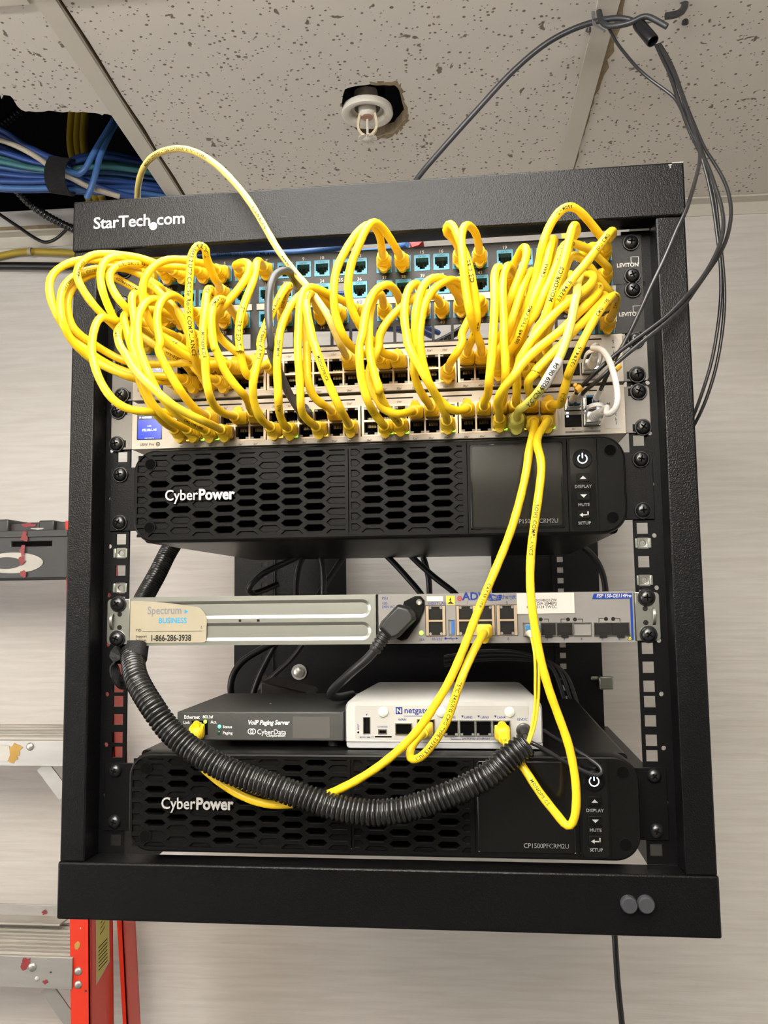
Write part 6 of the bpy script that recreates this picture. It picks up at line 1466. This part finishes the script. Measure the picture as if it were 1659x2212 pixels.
# ================================================================== broken ceiling corner: bundle, conduit, wall cables
def P(*pts): return [px(q[0] / 5.027, 180 + q[1] / 5.027, q[2]) for q in pts]
BN = 'blue cables in the strapped ceiling bundle'
rows = [(500, 820, 'cable_blue'), (560, 850, 'cable_blue'), (690, 880, 'cable_blue'), (740, 905, 'cable_blue'), (800, 930, 'cable_teal'), (850, 955, 'cable_teal'), (905, 985, 'cable_blue_light'), (940, 1010, 'cable_blue_light'), (985, 1030, 'cable_blue'), (1020, 1045, 'cable_blue'), (1060, 1065, 'cable_blue'), (1100, 1110, 'cable_blue_light'), (1130, 1140, 'cable_blue_light'), (1150, 1160, 'cable_blue')]
outs = [(1150, 1240), (1180, 1245), (760, 820), (800, 860), (860, 900), (910, 950), (960, 1000), (1010, 1050), (1060, 1090), (1100, 1110), (1130, 1130), (1150, 1160), (1170, 1190), (1190, 1220)]
for k, ((v0, v1, m), (o1, o2)) in enumerate(zip(rows, outs)):
    yy = 450 + (k * 17 % 40)
    pts = P((-500, v0 - 60, yy + 20), (-200, v0 - 20, yy), (0, v0, yy), (300, (v0 * .45 + v1 * .55) + 6, yy), (590, v1, yy), (690, v1 + 20, yy), (800, (v1 + o1) / 2, yy + 10), (1150, o1, yy + 30), (1500, o2, yy + 60), (1900, o2 + 60, yy + 90))
    lead('network_cable', 'blue network cable in the strapped bundle above the broken ceiling tile', 'cable', pts, 4.4, m, BN)
lead('network_cable', 'white network cable among the blue bundle above the broken ceiling tile', 'cable', P((-400, 560, 430), (0, 615, 430), (250, 715, 430), (450, 835, 430), (590, 940, 430), (800, 1040, 440), (950, 1120, 450), (1300, 1230, 470)), 4.2, 'cable_white')
lead('network_cable', 'lone blue cable climbing steeply beside the left ceiling tee, upper of two', 'cable', P((690, 920, 436), (760, 960, 432), (860, 985, 430), (930, 920, 430), (1010, 770, 432), (1100, 620, 436), (1225, 420, 444), (1320, 260, 470)), 4.6, 'cable_blue_light')
lead('network_cable', 'lone blue cable climbing steeply beside the left ceiling tee, lower of two', 'cable', P((940, 1250, 440), (985, 1150, 436), (1030, 1010, 434), (1085, 800, 436), (1150, 640, 440), (1240, 460, 450), (1340, 260, 470)), 4.6, 'cable_blue_light')
sp_ = spline(P((640, 820, 415), (600, 900, 408), (590, 1000, 404), (605, 1100, 406), (650, 1180, 414), (720, 1170, 470), (745, 1060, 500), (745, 930, 500), (720, 830, 470), (640, 815, 420)), 5)
tag(MB().m('velcro').ribbon(sp_, 30, 2.5, (1, .15, -.15)).build('bundle_strap'), 'wide black fabric strap around the blue cable bundle by the broken tile', 'strap')
for k, dx in enumerate((0, 75, 140)):
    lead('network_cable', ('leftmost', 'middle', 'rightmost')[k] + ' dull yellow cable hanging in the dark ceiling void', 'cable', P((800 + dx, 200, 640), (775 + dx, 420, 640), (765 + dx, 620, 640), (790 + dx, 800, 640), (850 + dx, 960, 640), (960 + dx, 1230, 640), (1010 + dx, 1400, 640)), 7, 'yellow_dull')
conduit('flexible_conduit', 'black corrugated hose drooping behind the upper left corner of the rack', P((60, 1010, 500), (180, 1160, 520), (330, 1310, 535), (480, 1420, 545), (640, 1510, 552), (790, 1580, 558), (900, 1620, 560)), 6.6, 5.4, 6.2, 'conduit_black', 'conduit')
conduit('flexible_conduit', 'dark corrugated hose high in the ceiling void at the far left', P((-100, 560, 700), (30, 440, 700), (140, 360, 700), (230, 290, 700)), 9, 7.4, 7.5, 'conduit_black', 'conduit')
lead('network_cable', 'thin black cable sagging against the wall at the upper left', 'cable', P((-60, 1380, 610), (0, 1425, 610), (200, 1560, 606), (380, 1680, 602), (490, 1728, 600), (590, 1700, 596), (680, 1630, 590), (745, 1565, 580)), 2.8, 'cord_black')
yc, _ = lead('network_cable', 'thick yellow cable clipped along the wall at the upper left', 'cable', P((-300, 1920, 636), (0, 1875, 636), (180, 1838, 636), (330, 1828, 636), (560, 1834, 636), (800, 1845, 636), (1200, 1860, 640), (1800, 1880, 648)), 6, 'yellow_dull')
q = MB().m('cable_white'); p = P((330, 1828, 630))[0]; q.lathe(p - Vector((3, 0, 0)), (1, 0, 0), [(0, 6.2), (0, 7.2), (6, 7.2), (6, 6.2)], 16, caps=False); q.build('cable_tie', yc)
lead('network_cable', 'thick black cable running level along the wall below the yellow one', 'cable', P((-400, 1985, 632), (0, 1982, 632), (400, 1985, 632), (800, 1990, 634), (1200, 1995, 636), (1700, 2000, 640)), 7, 'cord_black')

# ================================================================== step ladder leaning behind the rack on the left
ld = empty('step_ladder', tuple(px(60, 2400, 470)), 'folded red step ladder with aluminium steps standing behind the rack at the left', 'ladder')
def strip(q, e0, e1, v0, v1, y0, y1=None):            # a rail face between two traced edges
    y1 = y0 if y1 is None else y1
    return [px(e0(v0), v0, y0), px(e0(v1), v1, y0), px(e1(v1), v1, y1), px(e1(v0), v0, y1)]
ln_ = lambda u0, v0, u1, v1: (lambda v: u0 + (u1 - u0) * (v - v0) / (v1 - v0))
YF = 430
A = [px(ln_(150, 1990, 152.4, 2212)(v), v, YF) for v in (1125, 2500)]; B = [px(ln_(195, 1990, 196.4, 2212)(v), v, YF) for v in (1125, 2500)]
def rail(name, A, B, y0, depth, th=4):
    q = MB().m('red_rail')
    (a0, a1), (b0, b1) = A, B
    D = Vector((0, depth, 0)); T = Vector((0, th, 0)); X = Vector((th, 0, 0))
    q.loft([[a0, b0, b0 + T, a0 + T], [a1, b1, b1 + T, a1 + T]])                        # front flange
    q.loft([[b0 - X, b0, b0 + D, b0 - X + D], [b1 - X, b1, b1 + D, b1 - X + D]])        # web that faces right
    q.loft([[a0 + D - T, b0 + D - T, b0 + D, a0 + D], [a1 + D - T, b1 + D - T, b1 + D, a1 + D]])
    return q.build(name, ld, bevel=.8)
fr = rail('front_rail', A, B, YF, 74)
A2 = [px(ln_(232, 1640, 252, 1990)(v), v, 516) for v in (1200, 2500)]; B2 = [px(ln_(250, 1640, 267, 1990)(v), v, 516) for v in (1200, 2500)]
rr = rail('rear_rail', A2, B2, 516, 43)
def bead(u, v, y, parent, m='rivet', r=5.2, name='rivet', ax=(0, -1, 0)):
    p = px(u, v, y); return MB().m(m).lathe((p.x, p.y, p.z), ax, [(0, r), (1.2, r * .93), (2.2, r * .7), (2.8, r * .3)], 18).build(name, parent)
bead(169, 2098, YF, fr, r=5.8); bead(169, 2127, YF, fr, r=5.8)
SM = [0]
def smear(parent, u, v, y, sz, m, n=9, name='paint_smear', sq=1.):
    SM[0] += 1; c = px(u, v, y); pts = []; n = 14
    for i in range(n):
        a = 2 * math.pi * i / n; k = sz * random.uniform(.5, 1.1); pts.append((c.x + math.cos(a) * k, c.y - .35 - .03 * SM[0], c.z + math.sin(a) * k * sq))
    return MB().m(m).poly(pts).build(name, parent, flat=True)
smear(fr, 166, 2042, YF, 5.5, 'paint_ochre', name='paint_chip'); smear(fr, 174, 2005, YF, 1.4, 'white_plastic', name='paint_chip'); smear(fr, 186, 2140, YF, 2, 'cap_black', name='paint_chip')
# warning label on the side of the front rail
def web(u, v, k): b = B[0].lerp(B[1], (v - 1125) / (2500 - 1125)); return Vector((b.x + k, YF + (u - 195) / 53 * 74 if False else YF + u, b.z))
zt, zb_ = px(200, 1960, YF).z, px(200, 2140, YF).z
bx = lambda z: B[0].x + (B[1].x - B[0].x) * (z - B[0].z) / (B[1].z - B[0].z)
q = MB().m('white_label').add([(bx(z) + .4, YF + y, z) for y, z in ((16, zb_), (60, zb_ + 14), (60, zt + 20), (16, zt + 20))], [(0, 1, 2, 3)])
q.m('warn_yellow').add([(bx(z) + .6, YF + y, z) for y, z in ((18.5, zb_ + 4), (57.5, zb_ + 16), (57.5, zt + 18), (18.5, zt + 18))], [(0, 1, 2, 3)])
wl2 = q.build('warning_label', fr, flat=True)
q = MB().m('print_black')
for k in range(7): z = zb_ + 16 + k * 5; q.add([(bx(z) + .8, YF + y, zz) for y, zz in ((23, z), (52, z + 2), (52, z + 3.6), (23, z + 1.6))], [(0, 1, 2, 3)])
for k in range(6): z = zb_ + 62 + k * 7; q.add([(bx(z) + .8, YF + y, zz) for y, zz in ((28 + k, z), (44 - k, z + 5), (46 - k, z + 7), (29 + k, z + 2))], [(0, 1, 2, 3)])
q.build('printed_lines', wl2, flat=True)
XLEFT = -1010
def step(v_front, v_low, v_back, grooves, smears):
    zf = px(60, v_front, YF - 4).z; zl = px(60, v_low, YF - 4).z; yb = min(pz(60, v_back, zf).y, 560)
    xr = px(152, v_front, YF - 4).x + 3
    q = MB().m('alu_dirty').box(XLEFT, xr, YF - 2, yb, zf - 3, zf)
    n = grooves
    for k in range(n):
        y = YF - 3 + (yb - YF + 3) * (k + .3) / n; q.box(XLEFT, xr, y, y + (yb - YF) / n * .45, zf, zf + (2.4 if k % 3 else 3.6))
    s = q.build('step', ld, bevel=.4)
    q = MB().m('alu').box(XLEFT, xr, YF - 4, YF - 1.5, zl, zf); q.box(XLEFT, xr, YF - 1.5, YF + 6, zl, zl + 2); f = q.build('step_front', s, bevel=.5)
    for (u, v, m, sz) in smears: smear(f, u, v, YF - 4.1, sz, m)
    return s, f
s1, f1 = step(1600, 1655, 1553, 7, [(34, 1622, 'paint_ochre', 11), (28, 1636, 'paint_ochre', 10)])
q = MB().m('white_label'); a, c = px(-14, 1643, YF - 4.6), px(24, 1611, YF - 4.6); q.prism([(a.x, a.z), (c.x - 4, a.z), (c.x - 1, a.z + 8), (c.x - 3, c.z), (a.x, c.z + 2)], a.y - .3, a.y); q.build('worn_label', f1)
bead(65, 1613, YF - 4, f1, r=5.8)
s2, f2 = step(2066, 2134, 1992, 9, [(58, 2080, 'paint_red', 9), (52, 2088, 'paint_red', 6), (98, 2122, 'paint_red', 4), (110, 2100, 'cap_black', 1.6)])
bead(69.5, 2089, YF - 4, f2, r=6.2); bead(80, 2114, YF - 4, f2, 'white_plastic', 3.2, 'bolt_end')
for (uA, vA, uB, vB) in ((92, 1654, 140, 1718), (100, 2132, 158, 2214)):
    a, c = px(uA, vA, 452), px(uB, vB, 452); pth = [a + (c - a) * (i / 6) for i in range(7)]
    MB().m('alu').ribbon(pth, 20, 2.4, (1, 0, .35)).build('brace', ld)
z0_, z1_ = px(60, 1988, 530).z, px(60, 1954, 530).z; xr = px(150, 1970, 530).x
q = MB().m('alu').box(XLEFT, xr, 530, 533, z0_ + 6, z1_); q.m('alu_dirty').box(XLEFT, xr, 500, 530, z0_ + 4, z0_ + 7); rb = q.build('rear_brace', ld, bevel=.5)
smear(rb, 96, 1971, 529, 5, 'paint_red')
# moulded top
zl, zh = px(60, 1249, YF - 10).z, px(60, 1146, YF - 10).z; xr = px(146, 1200, YF - 10).x
sl0, sl1 = px(24, 1181, YF - 10), px(112, 1168, YF - 10)
q = MB().m('cap_black').grid([XLEFT, sl0.x, sl1.x, xr], [zl, sl0.z, sl1.z, zh], lambda x, z: not (sl0.x < x < sl1.x and sl0.z < z < sl1.z), YF - 10, YF - 4)
q.box(XLEFT, xr, YF - 4, 545, zh - 5, zh); q.box(xr - 4, xr, YF - 4, 545, zl, zh); q.box(XLEFT, xr, 541, 545, zl, zh); q.box(XLEFT, xr, YF - 12, YF - 10, zh - 10, zh)
tc_ = q.build('top_cap', ld, bevel=1)
q = MB().m('alu_dirty'); c = px(28, 1216, YF - 10.4); q.prism([(c.x + math.cos(a) * 46, c.z + math.sin(a) * 15) for a in [2 * math.pi * i / 36 for i in range(36)]], YF - 11.2, YF - 10); e = q.build('emblem_plate', tc_)
MB().m('cap_black').prism([(c.x - 10 + math.cos(a) * 24, c.z + math.sin(a) * 8.5) for a in [2 * math.pi * i / 28 for i in range(28)]], YF - 11.7, YF - 11).build('emblem_inlay', e)
for (u, v, sz, sq) in ((52, 1160, 7, 1.2), (49, 1188, 6, 1.4), (48, 1212, 6, 1.6), (50, 1240, 8, .8)): smear(tc_, u, v, YF - 12.6, sz, 'paint_red', sq=sq)
q = MB().m('cap_black')
for (u0, u1, v) in ((-30, 22, 1122), (86, 120, 1124)):
    a, c = px(u0, 1148, YF + 6), px(u1, v, YF + 6); q2 = MB().m('cap_black').box(a.x, c.x, YF + 2, YF + 60, zh - 1, c.z); q2.build('top_rim', tc_, bevel=2)
a, c = px(-30, 1140, YF + 20), px(150, 1128, YF + 20); MB().m('cap_black').box(a.x, c.x, YF + 10, YF + 70, zh - 2, c.z).build('top_tray', tc_, bevel=2)
smear(tc_, 62, 1134, YF + 9.4, 14, 'paint_red', sq=.25); smear(tc_, 15, 1139, YF + 9.4, 12, 'paint_red', sq=.2); smear(tc_, 85, 1142, YF - 12.6, 12, 'alu_dirty', sq=.15)
